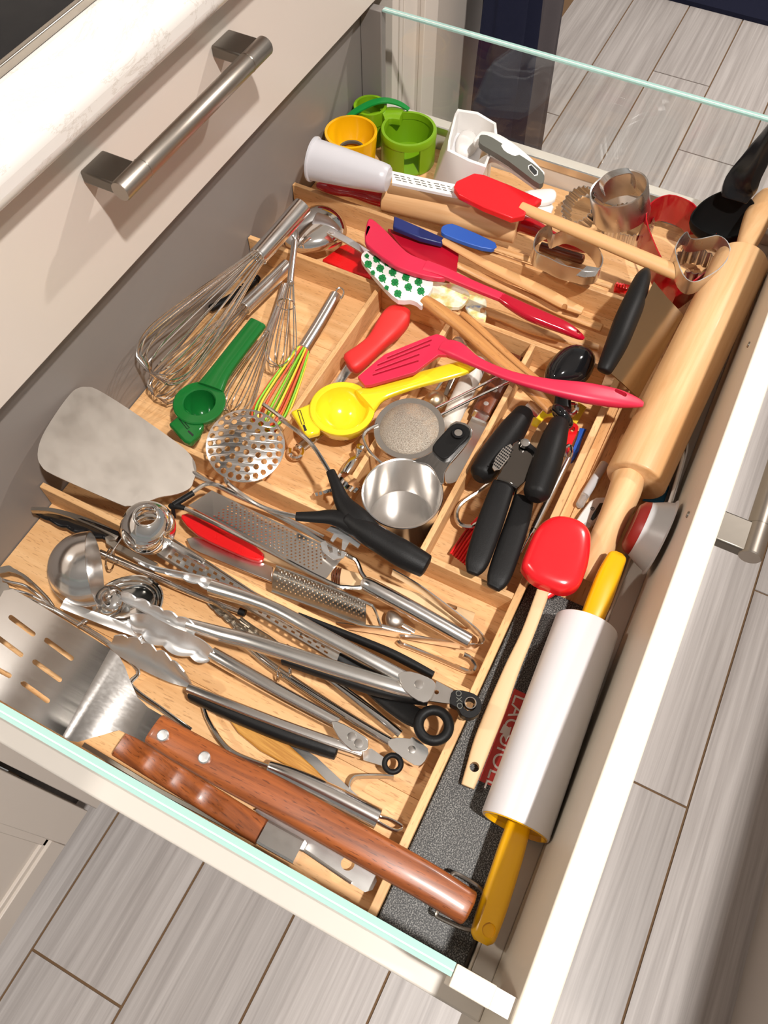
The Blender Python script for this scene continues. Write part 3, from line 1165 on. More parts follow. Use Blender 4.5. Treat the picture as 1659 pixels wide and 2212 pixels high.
# ---- flat steel server with hole
t = Thing('flat_server', 'flat tapered steel strip with a round hole under the grill turner handle', 'server')
t.add('blade', plate(cN((-140, 415), (-60, 380), (300, 600), (470, 700), (580, 790), (592, 840), (565, 892), (520, 905), (440, 856), (120, 620)), 0.009, 0.0012, holes=[circle(cN((418, 735))[0], 15)]), 'steel_dull')
t.end()

# ---- skimmer with tubular handle
t = Thing('wire_skimmer', 'steel skimmer with fluted tubular handle and hanging loop beside the wooden turner handle', 'skimmer')
t.add('handle', sw(cL((478, 1035, 0.022, 66), (600, 1085, 0.022, 88), (800, 1180, 0.019, 104), (1035, 1300, 0.016, 108)), rnd=(0.3, 0.1), n=22), 'steel')
t.add('hanging_loop', wire([(*q[:2], 0.015) for q in cL((1030, 1290), (1090, 1300), (1155, 1335), (1155, 1355), (1120, 1360), (1050, 1325), (1030, 1305))], 0.0013, 5), 'wire')
t.add('neck_wire', wire([(*q[:2], z) for q, z in zip(cL((60, 640), (130, 700), (165, 790), (230, 900), (310, 970), (480, 1035)), (0.01, 0.012, 0.016, 0.019, 0.021, 0.022))], 0.0018, 6), 'wire')
t.end()

# ---- bamboo strip and steel strip
spat = plate(cL((258, 772), (300, 760), (420, 800), (560, 905), (700, 1030), (795, 1128), (730, 1102), (560, 1020), (430, 950), (320, 860)), 0.010, 0.006)
one('bamboo_spatula', spat, 'bamboo', 'amber bamboo spatula handle lying under the black-grip tongs', 'spatula', bevel=0.001)
one('steel_palette', plate(cL((470, 845), (540, 870), (640, 930), (720, 985), (800, 1060), (950, 1200), (900, 1190), (800, 1140), (680, 1040)), 0.0030, 0.0014), 'steel_dull', 'plain steel palette knife blade next to the bamboo spatula', 'knife')
one('steel_clip', ribbon([(*q[:2], 0.008) for q in cL((1115, 1088), (1040, 1084), (935, 1086), (905, 1100), (892, 1125), (890, 1140))], 0.013), 'steel_dark', 'short bent steel strip standing on edge below the black ring', 'clip')

# ---- tongs with black grips
def pivot(t, outline, z, th, rivet, zr, rr=0.0035):
    o = t.add('pivot_plate', plate(outline, z, th, sub=2), 'steel_dull', bevel=0.0006)
    for q in (rivet if isinstance(rivet, list) else [rivet]):
        t.add('rivet', lathe(W(*q, zr), (0, 0, 1), [(0, 0), (0, rr), (0.0012, rr*0.9), (0.0016, 0)], 16), 'steel', parent=o)

t = Thing('kitchen_tongs', 'steel locking tongs with black side grips and small black ring', 'tongs')
arm = t.add('arm', sw(cL((190, 460, 0.030, 70), (330, 540, 0.030, 70), (560, 670, 0.028, 68), (830, 815, 0.025, 60)), 'soft', th=0.015, sub=4, n=16), 'steel')
t.add('claw', scallop_head(a2((1200, 950), (1080, 840), (800, 700), (560, 590), (370, 590)), a2((1130, 1060), (960, 1010), (690, 905), (480, 790), (345, 640)), 0.040, lambda v: 0.031-0.002*v, amp=0.0034, lobes=4), 'aluminium', parent=arm)
arm = t.add('arm', sw(cL((70, 640, 0.030, 50), (300, 730, 0.030, 54), (560, 830, 0.028, 54), (830, 925, 0.025, 54), (950, 965, 0.023, 54)), 'soft', th=0.016, sub=4, n=16), 'steel')
t.add('claw', scallop_head(a2((1010, 1330), (760, 1260), (480, 1130), (250, 990), (135, 880)), a2((900, 1150), (740, 1010), (560, 905), (390, 825), (215, 805)), lambda v: 0.026, lambda v: 0.042, amp=0.0034, lobes=5), 'aluminium', parent=arm)
t.add('grip', sw(cL((85, 668, 0.024, 60), (300, 762, 0.024, 78), (560, 868, 0.023, 80), (820, 958, 0.020, 76)), 'soft', th=0.017, sub=4, rnd=(0.5, 0.2)), 'black_rubber', parent=arm)
pivot(t, cL((795, 800), (860, 815), (970, 880), (985, 910), (975, 945), (900, 950), (830, 880)), 0.036, 0.003, [cL((900, 880))[0], cL((935, 915))[0]], 0.036)
t.add('pull_tab', plate(cL((955, 955), (1000, 940), (1065, 985), (1060, 1030), (960, 1000)), 0.022, 0.0015), 'steel_dull')
c = W(*cL((1110, 1018))[0], 0.022)
t.add('ring', pipe_ring(c, (0, 0, 1), rad(84/2.37, c), rad(29/2.37, c)), 'black_rubber', label='small black rubber ring')
t.end()

# ---- long locking tongs on top
t = Thing('kitchen_tongs', 'long pewter-grey locking tongs spread open with black pull tab over the front board', 'tongs')
arm = t.add('arm', sw(a2((1180, 320, 0.047, 150)) + a3((560, 285, 0.049, 160), (1100, 565, 0.050, 170)) + a4((300, 960, 0.049, 130), (620, 1130, 0.047, 135), (800, 1225, 0.046, 135)), 'soft', th=0.013, sub=4, n=16), 'steel_dull')
t.add('claw', scallop_head(a2((1240, 260), (1100, 215), (860, 165), (600, 110), (400, 25)), a2((1170, 330), (1000, 260), (800, 190), (600, 130), (480, 75)), 0.051, 0.045, lobes=5, amp=0.0026), 'aluminium', parent=arm)
t.add('grip', sw(a3((960, 410, 0.044, 60)) + a4((500, 900, 0.043, 70), (800, 1040, 0.042, 78), (1085, 1195, 0.041, 70)), 'soft', th=0.010, sub=4), 'black_rubber', parent=arm)
arm = t.add('arm', sw(a2((960, 690, 0.042, 110), (1300, 790, 0.044, 140)) + cL((400, 400, 0.046, 74), (800, 528, 0.046, 78), (1050, 606, 0.046, 76), (1220, 655, 0.045, 72)), 'soft', th=0.013, sub=4, n=16), 'steel_dull')
t.add('claw', scallop_head(a2((1010, 790), (760, 690), (560, 580), (400, 500), (262, 430)), a2((1000, 680), (800, 590), (640, 525), (470, 440), (280, 365)), 0.043, 0.050, lobes=5, amp=0.0024), 'aluminium', parent=arm)
t.add('grip', sw(cL((545, 492, 0.040, 30), (800, 570, 0.040, 50), (1050, 650, 0.040, 52), (1290, 702, 0.040, 40)), 'soft', th=0.011, sub=4), 'black_rubber', parent=arm)
pivot(t, cL((1140, 560), (1200, 545), (1290, 575), (1328, 605), (1322, 650), (1290, 700), (1240, 695), (1170, 640)), 0.0545, 0.0025, cL((1245, 612))[0], 0.0545)
t.add('pull_tab', plate(cL((1290, 695), (1335, 595), (1420, 640), (1408, 712)), 0.047, 0.0018, holes=[circle(cL((1335, 652))[0], 5, 10)]), 'steel')
c = W(*cL((1505, 716))[0], 0.046)
tb = t.add('tab_grip', plate(cL((1410, 655), (1440, 640), (1500, 650), (1545, 672), (1568, 716), (1550, 765), (1505, 785), (1462, 768), (1442, 730), (1405, 712)), 0.050, 0.009, holes=[circle(cL((1505, 716))[0], 13.5, 20)], sub=2), 'black_rubber', bevel=0.0015)
t.add('eyelet', lathe(c-V3((0, 0, 0.004)), (0, 0, 1), [(0, rad(26, c)*0.86), (0, rad(26, c)), (0.009, rad(26, c)), (0.009, rad(26, c)*0.86), (0, rad(26, c)*0.86)], 24), 'chrome', parent=tb)
dd = W(*cL((1450, 712))[0], 0.0502)-W(*cL((1446, 668))[0], 0.0502)
t.add('lettering', textmesh('OXO', W(*cL((1452, 690))[0], 0.0502), -dd, V3((0, 0, 1)).cross(-dd), 0.006), 'dark_grey', parent=tb, smooth=False)
t.end()

# ---- narrow round-arm tongs below
t = Thing('kitchen_tongs', 'narrow shiny tongs with round steel arms and a bare square hinge', 'tongs')
arm = t.add('arm', sw(cL((300, 330, 0.012, 42), (430, 470, 0.014, 44), (700, 660, 0.016, 46), (950, 820, 0.017, 48), (1110, 915, 0.017, 50)), flat=0.8, sub=4), 'chrome')
t.add('claw', scallop_head(a3((330, 560), (200, 470), (60, 360), (-80, 260), (-170, 215)), a3((300, 660), (180, 560), (60, 460), (-60, 360), (-180, 235)), 0.016, 0.010, amp=0.0016), 'steel_dark', parent=arm)
arm = t.add('arm', sw(cL((560, 420, 0.020, 38), (760, 560, 0.020, 40), (980, 730, 0.019, 44), (1150, 865, 0.017, 48)), flat=0.8, sub=4), 'chrome')
t.add('claw', scallop_head(cL((560, 430), (480, 370), (400, 320), (330, 270)), cL((540, 450), (450, 390), (370, 340), (300, 275)), 0.020, 0.014, amp=0.0012), 'steel_dark', parent=arm)
pivot(t, cL((1085, 905), (1130, 885), (1200, 890), (1215, 882), (1290, 940), (1285, 985), (1260, 1020), (1220, 1025), (1110, 950)), 0.0225, 0.0075, cL((1208, 946))[0], 0.0225, 0.003)
for q, z in ((cL((525, 560))[0], 0.016), (cL((585, 540))[0], 0.019)):
    p = W(*q, z)
    t.add('spring_ring', pipe_ring(p, (0.45, -0.8, 0), 0.0052, 0.0008, 20, 6), 'wire')
t.end()

# ---- rasp with black looped handle
t = Thing('rasp_grater', 'long grey perforated rasp with thick black handle and big black ring', 'grater')
Pq = [a8((318, 335))[0], a8((268, 432))[0], a3((1440, 985))[0], a3((1490, 845))[0]]
holes = []
def bil(u, v):
    a = (Pq[0][0]+(Pq[3][0]-Pq[0][0])*u, Pq[0][1]+(Pq[3][1]-Pq[0][1])*u)
    b = (Pq[1][0]+(Pq[2][0]-Pq[1][0])*u, Pq[1][1]+(Pq[2][1]-Pq[1][1])*u)
    return (a[0]+(b[0]-a[0])*v, a[1]+(b[1]-a[1])*v)
for i in range(20):
    for j, v in enumerate((0.26, 0.52, 0.78)):
        u = 0.06+i*0.046+(0.023 if j % 2 else 0)
        if u > 0.95:
            continue
        holes.append([bil(u-0.010, v-0.075), bil(u+0.010, v-0.075), bil(u+0.010, v+0.075), bil(u-0.010, v+0.075)])
zr = zlin(Pq[0], 0.041, Pq[3], 0.0345)
bp = t.add('blade', plate([bil(0, 0.05), bil(0, 0.95), bil(1, 1), bil(1, 0)], zr, 0.0012, holes=holes), 'steel_dull')
t.add('side_flange', sw([(*bil(0, 0.0), 0.0375, 3), (*bil(1, 0.0), 0.031, 3)], 'rect', th=0.006, sub=1), 'steel_dark', parent=bp)
t.add('side_flange', sw([(*bil(0, 1.0), 0.0375, 3), (*bil(1, 1.0), 0.031, 3)], 'rect', th=0.006, sub=1), 'steel_dark', parent=bp)
t.add('handle', sw(cL((830, 445, 0.029, 90), (920, 520, 0.025, 110), (1050, 650, 0.022, 116), (1180, 755, 0.029, 108), (1245, 790, 0.035, 100)), 'soft', flat=0.55, rnd=(0.2, 0.2)), 'black_rubber')
c = W(*cL((1320, 822))[0], 0.0385)
t.add('ring', pipe_ring(c, (0, 0, 1), rad(2*78/2.37, c), rad(54/2.37, c), 36, 12), 'black_rubber', label='big black hanging ring')
t.end()

# ---- ladle standing on its side
t = Thing('ladle', 'brushed steel ladle with bowl on its side and flat strap handle', 'ladle')
c0 = W(188, 1230, 0.053)
ax = (W(240, 1222, 0.0515)-W(130, 1238, 0.054)).normalized()
R = 0.0300
prof = []
for k in range(13):
    a = k/12*math.pi/2
    prof.append((-R*0.98*math.cos(a), R*math.sin(a)))
prof.append((0.006, R*1.0))
inner = [(h+0.0012 if k == 0 else h, max(r-0.0012, 0)) for k, (h, r) in enumerate(prof)]
inner = [(min(h+0.0012*(1 if r < R*0.9 else 0), 0.006), r) for h, r in inner]
t.add('bowl', lathe(c0, ax, prof+[(0.006, R-0.0012)]+list(reversed(inner[1:-1]))+[(-R*0.98+0.0012, 0)], 40), 'steel')
t.add('handle', sw(a1((740, 690, 0.056, 110), (960, 780, 0.048, 112), (1250, 890, 0.036, 118), (1659, 1040, 0.022, 120)) + a2((440, 800, 0.017, 90), (560, 880, 0.014, 80)), 'rect', th=0.0024, sub=5), 'steel_dull')
t.end()

# ---- second ladle bowl and a serving spoon
t = Thing('ladle', 'polished round ladle bowl lying open beneath the steel strap handle', 'ladle')
t.add('bowl', dish([(q[0], q[1]) for q in a2((690, 430), (660, 310), (560, 230), (430, 205), (250, 240), (90, 330), (10, 470), (60, 640), (250, 720), (480, 690), (630, 590))], 0.0195, 0.017), 'chrome')
t.add('handle', sw(a2((560, 640, 0.020, 60), (900, 860, 0.010, 60), (1500, 1200, 0.006, 60)), 'rect', th=0.003), 'steel')
t.end()
t = Thing('serving_spoon', 'small dark polished spoon bowl resting inside the ladle bowl', 'spoon')
t.add('bowl', dome(a2((20, 470), (60, 360), (150, 300), (260, 310), (320, 390), (310, 500), (220, 580), (90, 590)), 0.024, 0.007), 'chrome')
t.add('handle', sw(a2((60, 540, 0.025, 40), (-60, 640, 0.026, 34), (-150, 700, 0.026, 34)), 'rect', th=0.002), 'chrome')
t.end()

# ---- pasta fork and scalloped server at the left edge
t = Thing('pasta_fork', 'dark chrome pasta fork with curved tines at the left edge', 'fork')
for k, pl in enumerate((((-30, 300), (110, 290), (250, 330), (400, 450), (560, 610), (640, 720)), ((-20, 380), (120, 425), (300, 470), (480, 600), (640, 735)), ((0, 470), (130, 515), (310, 560), (500, 650), (660, 750)), ((20, 540), (200, 580), (400, 650), (640, 760)))):
    t.add('tine', sw([(*q[:2], 0.024+0.004*math.sin(i*0.8), q[3]) for i, q in enumerate(a1(*[(x, y, 0, 34) for x, y in pl]))], flat=0.6), 'chrome' if k else 'steel_dark')
t.add('crest', plate(a1((-40, 260), (40, 240), (110, 228), (160, 262), (210, 285), (260, 330), (330, 370), (400, 440), (330, 420), (250, 350), (100, 300), (-40, 330)), 0.032, 0.0012, sub=2), 'steel_dark')
t.add('handle', sw(a1((640, 745, 0.026, 60), (900, 900, 0.018, 60), (1300, 1160, 0.010, 60), (1650, 1480, 0.008, 50)) + a2((380, 1300, 0.008, 60), (700, 1540, 0.008, 50), (980, 1740, 0.008, 50)), 'soft', flat=0.5), 'chrome')
t.end()
one('scalloped_server', plate(a1((-60, 350), (5, 365), (22, 390), (30, 430), (75, 435), (100, 470), (108, 510), (125, 560), (95, 625), (45, 665), (-10, 640), (-60, 600)), 0.0665, 0.0012, sub=2), 'steel_worn', 'pale grey scalloped metal tip poking in at the left edge', 'server')

# ---- dark tongs by the back panel
t = Thing('kitchen_tongs', 'dark tarnished tongs with scalloped claws reaching the grey back panel', 'tongs')
a = t.add('arm', sw(cH((175, 760, 0.028, 22), (300, 768, 0.027, 26), (480, 825, 0.024, 34), (640, 905, 0.020, 40)) + cJ((700, 360, 0.018, 46), (1000, 520, 0.014, 46)), 'rect', th=0.006, sub=4), 'steel_dark')
t.add('claw', scallop_head(cH((640, 880), (480, 822), (330, 775), (180, 748)), cH((650, 935), (480, 895), (330, 845), (190, 775)), 0.028, 0.018, amp=0.002, lobes=5), 'black_gloss', parent=a)
a = t.add('arm', sw(cJ((640, 425, 0.014, 44), (900, 540, 0.013, 48), (1250, 690, 0.012, 50), (1530, 800, 0.011, 44)), sub=4), 'chrome')
t.add('clip_ring', pipe_ring(W(*cJ((705, 470))[0], 0.015), (-0.4, 0.9, 0), 0.0095, 0.0008, 24, 6), 'wire', parent=a)
t.add('clip_wire', wire([(*q[:2], z) for q, z in zip(cJ((700, 450), (740, 390), (785, 325)), (0.024, 0.027, 0.026))], 0.0009, 3), 'wire', parent=a)
t.add('end_cap', sw(cJ((1530, 800, 0.012, 50), (1570, 815, 0.012, 46)), sub=1), 'black_plastic', parent=a)
t.end()

# ---- polished ball with a hole
t = Thing('egg_separator', 'mirror polished ball-shaped scoop with a round hole beside the divider', 'egg separator')
c = W(*cH((805, 855))[0], 0.064)
R = rad(140/2.514*2, c)
hd_ = (W(*cH((790, 775))[0], 0.087)-c).normalized()
V, F = [], []
n1, n2 = 30, 40
for i in range(n1+1):
    a = 0.44+(math.pi*0.60)*i/n1
    for j in range(n2):
        b = 2*math.pi*j/n2
        s = hd_.orthogonal().normalized()
        u = hd_.cross(s)
        V.append(c+hd_*(R*math.cos(a))+s*(R*math.sin(a)*math.cos(b))+u*(R*math.sin(a)*math.sin(b)))
for i in range(n1):
    for j in range(n2):
        F.append((i*n2+j, i*n2+(j+1) % n2, (i+1)*n2+(j+1) % n2, (i+1)*n2+j))
bo = t.add('ball', (V, F), 'chrome')
md = bo.modifiers.new('wall', 'SOLIDIFY')
md.thickness = 0.001
t.add('rim', pipe_ring(c+hd_*(R*math.cos(0.44)), hd_, R*math.sin(0.44), 0.0009, 36, 8), 'chrome')
t.add('handle', sw([(352, 1165, 0.052, 12), (400, 1192, 0.047, 12), (440, 1215, 0.046, 10)], 'rect', th=0.003), 'steel')
t.end()
# ================================================================== second compartment: graters, large turner
t = Thing('wide_turner', 'wide plain brushed steel turner blade leaning on the back divider', 'turner')
out = cH((425, 96), (470, 90), (530, 105), (700, 210), (960, 392), (1045, 475), (1066, 540), (1050, 600), (1030, 640), (960, 672), (860, 690), (760, 730), (690, 735), (640, 722), (300, 572), (225, 520), (204, 455), (228, 360), (300, 238), (380, 130))
t.add('blade', plate(out, zlin((130, 940), 0.079, (415, 1030), 0.040), 0.0012, sub=3), 'steel_worn')
t.add('shank', sw([(415, 1022, 0.037, 18), (450, 1040, 0.036, 10), (520, 1075, 0.030, 9), (600, 1110, 0.020, 9), (700, 1160, 0.015, 12)], sub=4), 'steel')
t.end()

# flat grater
t = Thing('flat_grater', 'flat steel grater with small square holes, wire frame and steel tube handle', 'grater')
G0, G1, G2, G3 = cK((315, 212))[0], cK((180, 300))[0], cK((968, 728))[0], cK((1085, 585))[0]
zg = zlin(G0, 0.050, G3, 0.043)
def bg(u, v):
    a = (G0[0]+(G3[0]-G0[0])*u, G0[1]+(G3[1]-G0[1])*u)
    b = (G1[0]+(G2[0]-G1[0])*u, G1[1]+(G2[1]-G1[1])*u)
    return (a[0]+(b[0]-a[0])*v, a[1]+(b[1]-a[1])*v)
holes = []
for i in range(24):
    for j in range(9):
        u = 0.17+i*0.0315+(0.0157 if j % 2 else 0)
        v = 0.10+j*0.098
        holes.append([bg(u-0.0055, v-0.024), bg(u+0.0055, v-0.024), bg(u+0.0055, v+0.024), bg(u-0.0055, v+0.024)])
t.add('grating_plate', plate([bg(0, 0), bg(0, 1), bg(1, 1), bg(1, 0)], zg, 0.0009, holes=holes), 'steel')
fr_ = [(*q[:2], z) for q, z in zip(cK((85, 300), (150, 312), (500, 488), (980, 738), (1100, 772), (1195, 772)), (0.051, 0.051, 0.048, 0.045, 0.043, 0.042))]
t.add('frame_wire', wire(fr_, 0.0018, 5), 'wire')
fr2 = [(*q[:2], z) for q, z in zip(cK((90, 290), (205, 222), (275, 178), (330, 178), (400, 205), (700, 360), (1085, 580), (1150, 620), (1180, 690), (1215, 735)), (0.051, 0.053, 0.053, 0.053, 0.052, 0.050, 0.047, 0.047, 0.045, 0.042))]
t.add('frame_wire', wire(fr2, 0.0018, 5), 'wire')
t.add('foot_sleeve', sw(cK((95, 296, 0.052, 34), (208, 226, 0.053, 34)), sub=1, rnd=(0.4, 0.1)), 'black_rubber')
t.add('foot_sleeve', sw(cK((75, 310, 0.050, 34), (95, 300, 0.051, 40), (160, 316, 0.051, 26)), sub=2, rnd=(0.4, 0.1)), 'black_rubber')
t.add('foot', sw(cK((88, 305, 0.050, 24), (98, 370, 0.040, 20)), sub=1, rnd=(0, 0.4)), 'black_rubber')
t.add('handle', sw(a4((420, 285, 0.041, 150), (480, 315, 0.041, 162), (900, 545, 0.036, 166), (1445, 855, 0.030, 160)), n=24, sub=2, rnd=(0.15, 0.12)), 'steel', axis=(0.2, -1, 0))
t.end()
t = Thing('toothed_clip', 'notched sheet steel slicer teeth sticking up beside the black masher handle', 'clip')
t.add('plate', plate(cK((975, 440), (1005, 418), (1060, 432), (1175, 520), (1160, 545), (1110, 510), (1085, 555), (1065, 548), (1070, 495), (1040, 480), (1015, 510), (1000, 500), (1020, 462)), 0.054, 0.0014), 'aluminium')
t.add('plate', plate(cK((942, 515), (972, 503), (985, 545), (998, 575), (1015, 570), (1010, 535), (1040, 548), (1042, 590), (1060, 592), (1065, 560), (1095, 572), (1075, 602), (1020, 612), (955, 565)), 0.0515, 0.0014), 'aluminium')
t.end()

# red spatula with turned handle
t = Thing('spatula', 'small bright red silicone blade with turned wooden handle under the flat grater', 'spatula')
t.add('blade', plate(cK((135, 370), (170, 345), (260, 380), (500, 490), (612, 575), (600, 612), (540, 608), (380, 540), (230, 465)), zlin((392, 1122), 0.030, (568, 1205), 0.022), 0.006, sub=2), 'red', bevel=0.001)
hd = t.add('handle', sw(cK((600, 590, 0.018, 50), (700, 615, 0.018, 60)) + a4((50, 190, 0.017, 150), (110, 200, 0.017, 175), (130, 205, 0.017, 158), (150, 210, 0.017, 178), (200, 225, 0.017, 172), (400, 290, 0.016, 190), (800, 430, 0.013, 195), (1200, 560, 0.011, 190), (1480, 650, 0.010, 170)), 'soft', flat=0.5, n=18), 'pale_wood')
for k in range(4):
    q = a4((95+k*22, 198+k*6))[0]
    t.add('turned_ring', pipe_ring(W(*q, 0.0172), (0.35, -0.9, 0), rad(172/4.608, W(*q, 0.017)), 0.0007, 30, 6), 'brown_handle', parent=hd)
cut(hd, sw(a4((1195, 490, 0.011, 52), (1300, 535, 0.011, 52)), th=0.04, sub=1, rnd=(0.9, 0.9)))
t.end()

# flat steel shank
t = Thing('cake_server', 'flat grey steel strip running beside the red silicone blade', 'server')
t.add('blade', plate(cK((165, 490), (215, 478), (300, 500), (670, 655), (662, 742), (430, 650), (240, 572), (190, 545)), 0.016, 0.003), 'steel_dull', bevel=0.0008)
t.end()

# small arched nutmeg grater
t = Thing('nutmeg_grater', 'small arched steel grater with raised teeth beside the steel tube handle', 'grater')
rowsn = []
for i in range(21):
    v = i/20
    A = W(*(cK((690+520*v, 648+215*v))[0]), 0.037)
    B = W(*(cK((662+540*v, 795+195*v))[0]), 0.029)
    row = []
    for j in range(13):
        q = j/12
        p = A.lerp(B, q)
        row.append(p+V3((0, 0, 0.008*math.sin(q*math.pi))))
    rowsn.append(row)
arch = t.add('arch', loft(rowsn, 0.001), 'steel_dark')
teeth = []
for i in range(1, 20):
    for j in range(2, 11):
        p = rowsn[i][j].lerp(rowsn[i+1][j], 0.5 if j % 2 else 0.0)
        r = 0.00085
        teeth.append(([p+V3((r, 0, 0)), p+V3((0, r, 0)), p+V3((-r, 0, 0)), p+V3((0, -r, 0)), p+V3((0, 0, 0.0016))], [(0, 1, 4), (1, 2, 4), (2, 3, 4), (3, 0, 4)]))
tt = t.add('grating_teeth', join(*teeth), 'steel', parent=arch)
tt['kind'] = 'stuff'
t.add('frame_wire', wire([(*q[:2], z) for q, z in zip(cK((688, 648), (960, 755), (1205, 862), (1250, 890), (1275, 950), (1290, 995)), (0.0375, 0.0375, 0.0375, 0.036, 0.030, 0.026))], 0.0013, 5), 'wire')
t.add('frame_wire', wire([(*q[:2], 0.029) for q in cK((662, 795), (920, 890), (1160, 985), (1300, 1005))], 0.0013, 5), 'wire')
t.add('handle', sw(a4((560, 700, 0.026, 40), (720, 738, 0.024, 44), (860, 770, 0.022, 40)), 'rect', th=0.002), 'steel')
t.end()
t = Thing('measuring_spoon', 'small round steel measuring spoon behind the arched grater', 'spoon')
t.add('bowl', dome(a4((610, 640), (620, 580), (655, 548), (720, 570), (790, 640), (780, 690), (720, 720), (640, 700)), 0.012, 0.005), 'steel_worn')
t.add('handle', sw(a4((780, 690, 0.013, 40), (900, 760, 0.010, 36)), 'rect', th=0.0015, sub=1), 'steel')
t.end()

# folded strap tongs
one('strap_tongs', ribbon([(*q[:2], z) for q, z in zip(a4((120, 690), (480, 742), (800, 800), (1180, 868), (1430, 905), (1520, 888), (1557, 835), (1530, 775), (1400, 660), (1180, 490), (930, 310), (680, 165)), (0.013, 0.013, 0.013, 0.013, 0.013, 0.014, 0.018, 0.024, 0.030, 0.034, 0.036, 0.038))], 0.012, 0.0006), 'steel', 'springy tongs bent from one steel strap, its fold touching the front board', 'tongs')
one('wire_loop', wire([(*q[:2], z) for q, z in zip(a4((735, 850), (770, 885), (830, 905), (1150, 1035), (1420, 1150), (1490, 1140), (1510, 1090), (1470, 1030), (1390, 985)), (0.006, 0.005, 0.004, 0.004, 0.004, 0.006, 0.008, 0.010, 0.012))], 0.0021), 'wire', 'open bent steel wire loop lying beside the front board', 'wire loop')
# ================================================================== middle compartments
def whisk(label, hpts, tip, R, nl, r, loop=None, hmat='steel', wmat='wire', mats=None, power=1.6, ring=None, r0=None):
    t = Thing('whisk', label, 'whisk')
    t.add('handle', sw(hpts, n=22, sub=3, rnd=(0.12, 0.05)), hmat)
    neck = W(*hpts[-1][:3])
    tp = W(*tip)
    d = (tp-neck).normalized()
    r0 = r0 or rad(hpts[-1][3], neck)*0.72
    t.add('collar', pipe_ring(neck, d, rad(hpts[-1][3], neck)*0.95, 0.0009, 28, 8), 'wire')
    for k, m in enumerate(whisk_wires(neck-d*0.004, tp, R, nl, r, power, r0=r0)):
        t.add('wire', m, mats[k % len(mats)] if mats else wmat)
    if loop:
        t.add('hanging_loop', wire([(*p[:2], p[2]) for p in loop], 0.0010, 6), 'wire')
    if ring:
        p = W(*ring[:3])
        t.add('wire_ring', pipe_ring(p, d, ring[3], 0.0008, 24, 6), 'wire')
    return t.end()

whisk('largest steel balloon whisk leaning on the grey back panel', cE((1090, 125, 0.080, 116), (960, 275, 0.072, 116), (825, 425, 0.064, 116)), (326, 806, 0.054), 0.030, 9, 0.0007)
whisk('second steel whisk lying flat under the largest whisk', cE((1000, 480, 0.022, 84), (870, 610, 0.022, 86), (740, 735, 0.022, 88)), (336, 856, 0.022), 0.019, 7, 0.0006)
whisk('little thin whisk with ring and loop leaning on the wooden divider', cE((1042, 335, 0.047, 38), (1028, 460, 0.043, 42), (1015, 590, 0.038, 40)), (602, 792, 0.030), 0.0155, 5, 0.0006, loop=cE((1042, 335, 0.047), (1030, 300, 0.049), (1050, 265, 0.051), (1062, 300, 0.049), (1050, 335, 0.047)), ring=(*cE((990, 712))[0], 0.037, 0.0085), r0=0.003)
whisk('narrow steel whisk lying beneath the little whisk', cE((980, 600, 0.012, 50), (940, 740, 0.012, 56), (885, 890, 0.012, 60)), (497, 890, 0.018), 0.017, 6, 0.0006)
whisk('whisk with steel handle and lime, orange and yellow silicone wires', cE((1285, 665, 0.014, 82), (1190, 830, 0.015, 86), (1090, 990, 0.017, 86)), (568, 924, 0.024), 0.0165, 9, 0.0012, loop=cE((1285, 670, 0.016), (1290, 630, 0.018), (1315, 612, 0.019), (1335, 640, 0.018), (1318, 680, 0.016)), mats=['lime_wire', 'orange', 'yellow_wire'], power=1.1)

def squeezer(label, c, z, ro, ri, hnd, tab, ztab, mat, mark, tilt=(0, 0, 1)):
    t = Thing('citrus_squeezer', label, 'squeezer')
    p = W(*c, z)
    Ro, Ri = rad(2*ro, p), rad(2*ri, p)
    prof = [(-0.030, 0), (-0.029, Ri*0.35), (-0.025, Ri*0.75), (-0.015, Ri+0.002), (-0.008, Ro*0.93), (-0.003, Ro), (-0.0008, Ro), (0, Ro-0.001), (0, Ri+0.001), (-0.001, Ri)]
    for k in range(1, 9):
        a = k/8*math.pi/2
        prof.append((-0.001-0.024*math.sin(a), Ri*math.cos(a) if k < 8 else 0))
    cup = t.add('cup', lathe(p, tilt, prof, 48), mat)
    t.add('handle', sw(hnd, 'soft', n=18, flat=0.42, rnd=(0.1, 0.5)), mat)
    tb = t.add('hinge_tab', plate(tab, ztab, 0.0070, sub=1), mat, bevel=0.002)
    t.add('brand_mark', plate(mark, ztab+0.0003, 0.0003), 'print_ink', parent=tb)
    xs = [q[0] for q in mark]
    ys = [q[1] for q in mark]
    m0 = (sum(xs)/len(xs), sum(ys)/len(ys))
    tb_c = (sum(q[0] for q in tab)/len(tab), sum(q[1] for q in tab)/len(tab))
    return t

t = squeezer('dark green hand lime squeezer lying open in the whisk compartment', (430, 868), 0.040, 57, 34, cE((540, 1215, 0.038, 170), (600, 1115, 0.040, 130), (700, 980, 0.044, 118), (822, 825, 0.048, 112)), cE((285, 1425), (395, 1330), (500, 1430), (470, 1490), (415, 1542), (380, 1530)), 0.038, 'green', cE((408, 1462), (438, 1490), (432, 1500), (402, 1472)))
t.add('brand_box', wire([(*q[:2], 0.0384) for q in cE((350, 1395), (362, 1390), (412, 1448), (400, 1456), (350, 1395))], 0.0003, 1, 4), 'print_ink')
t.end()
t = squeezer('bright yellow hand lemon squeezer with its handle under the pink turner', (739, 880), 0.042, 71, 57, cG((520, 630, 0.040, 190), (610, 575, 0.042, 125), (800, 512, 0.046, 104), (1000, 458, 0.050, 104), (1120, 420, 0.052, 98), (1180, 370, 0.053, 90)), cG((75, 685), (195, 635), (260, 720), (250, 812), (170, 832)), 0.040, 'yellow', cG((148, 770), (160, 765), (175, 800), (160, 805)))
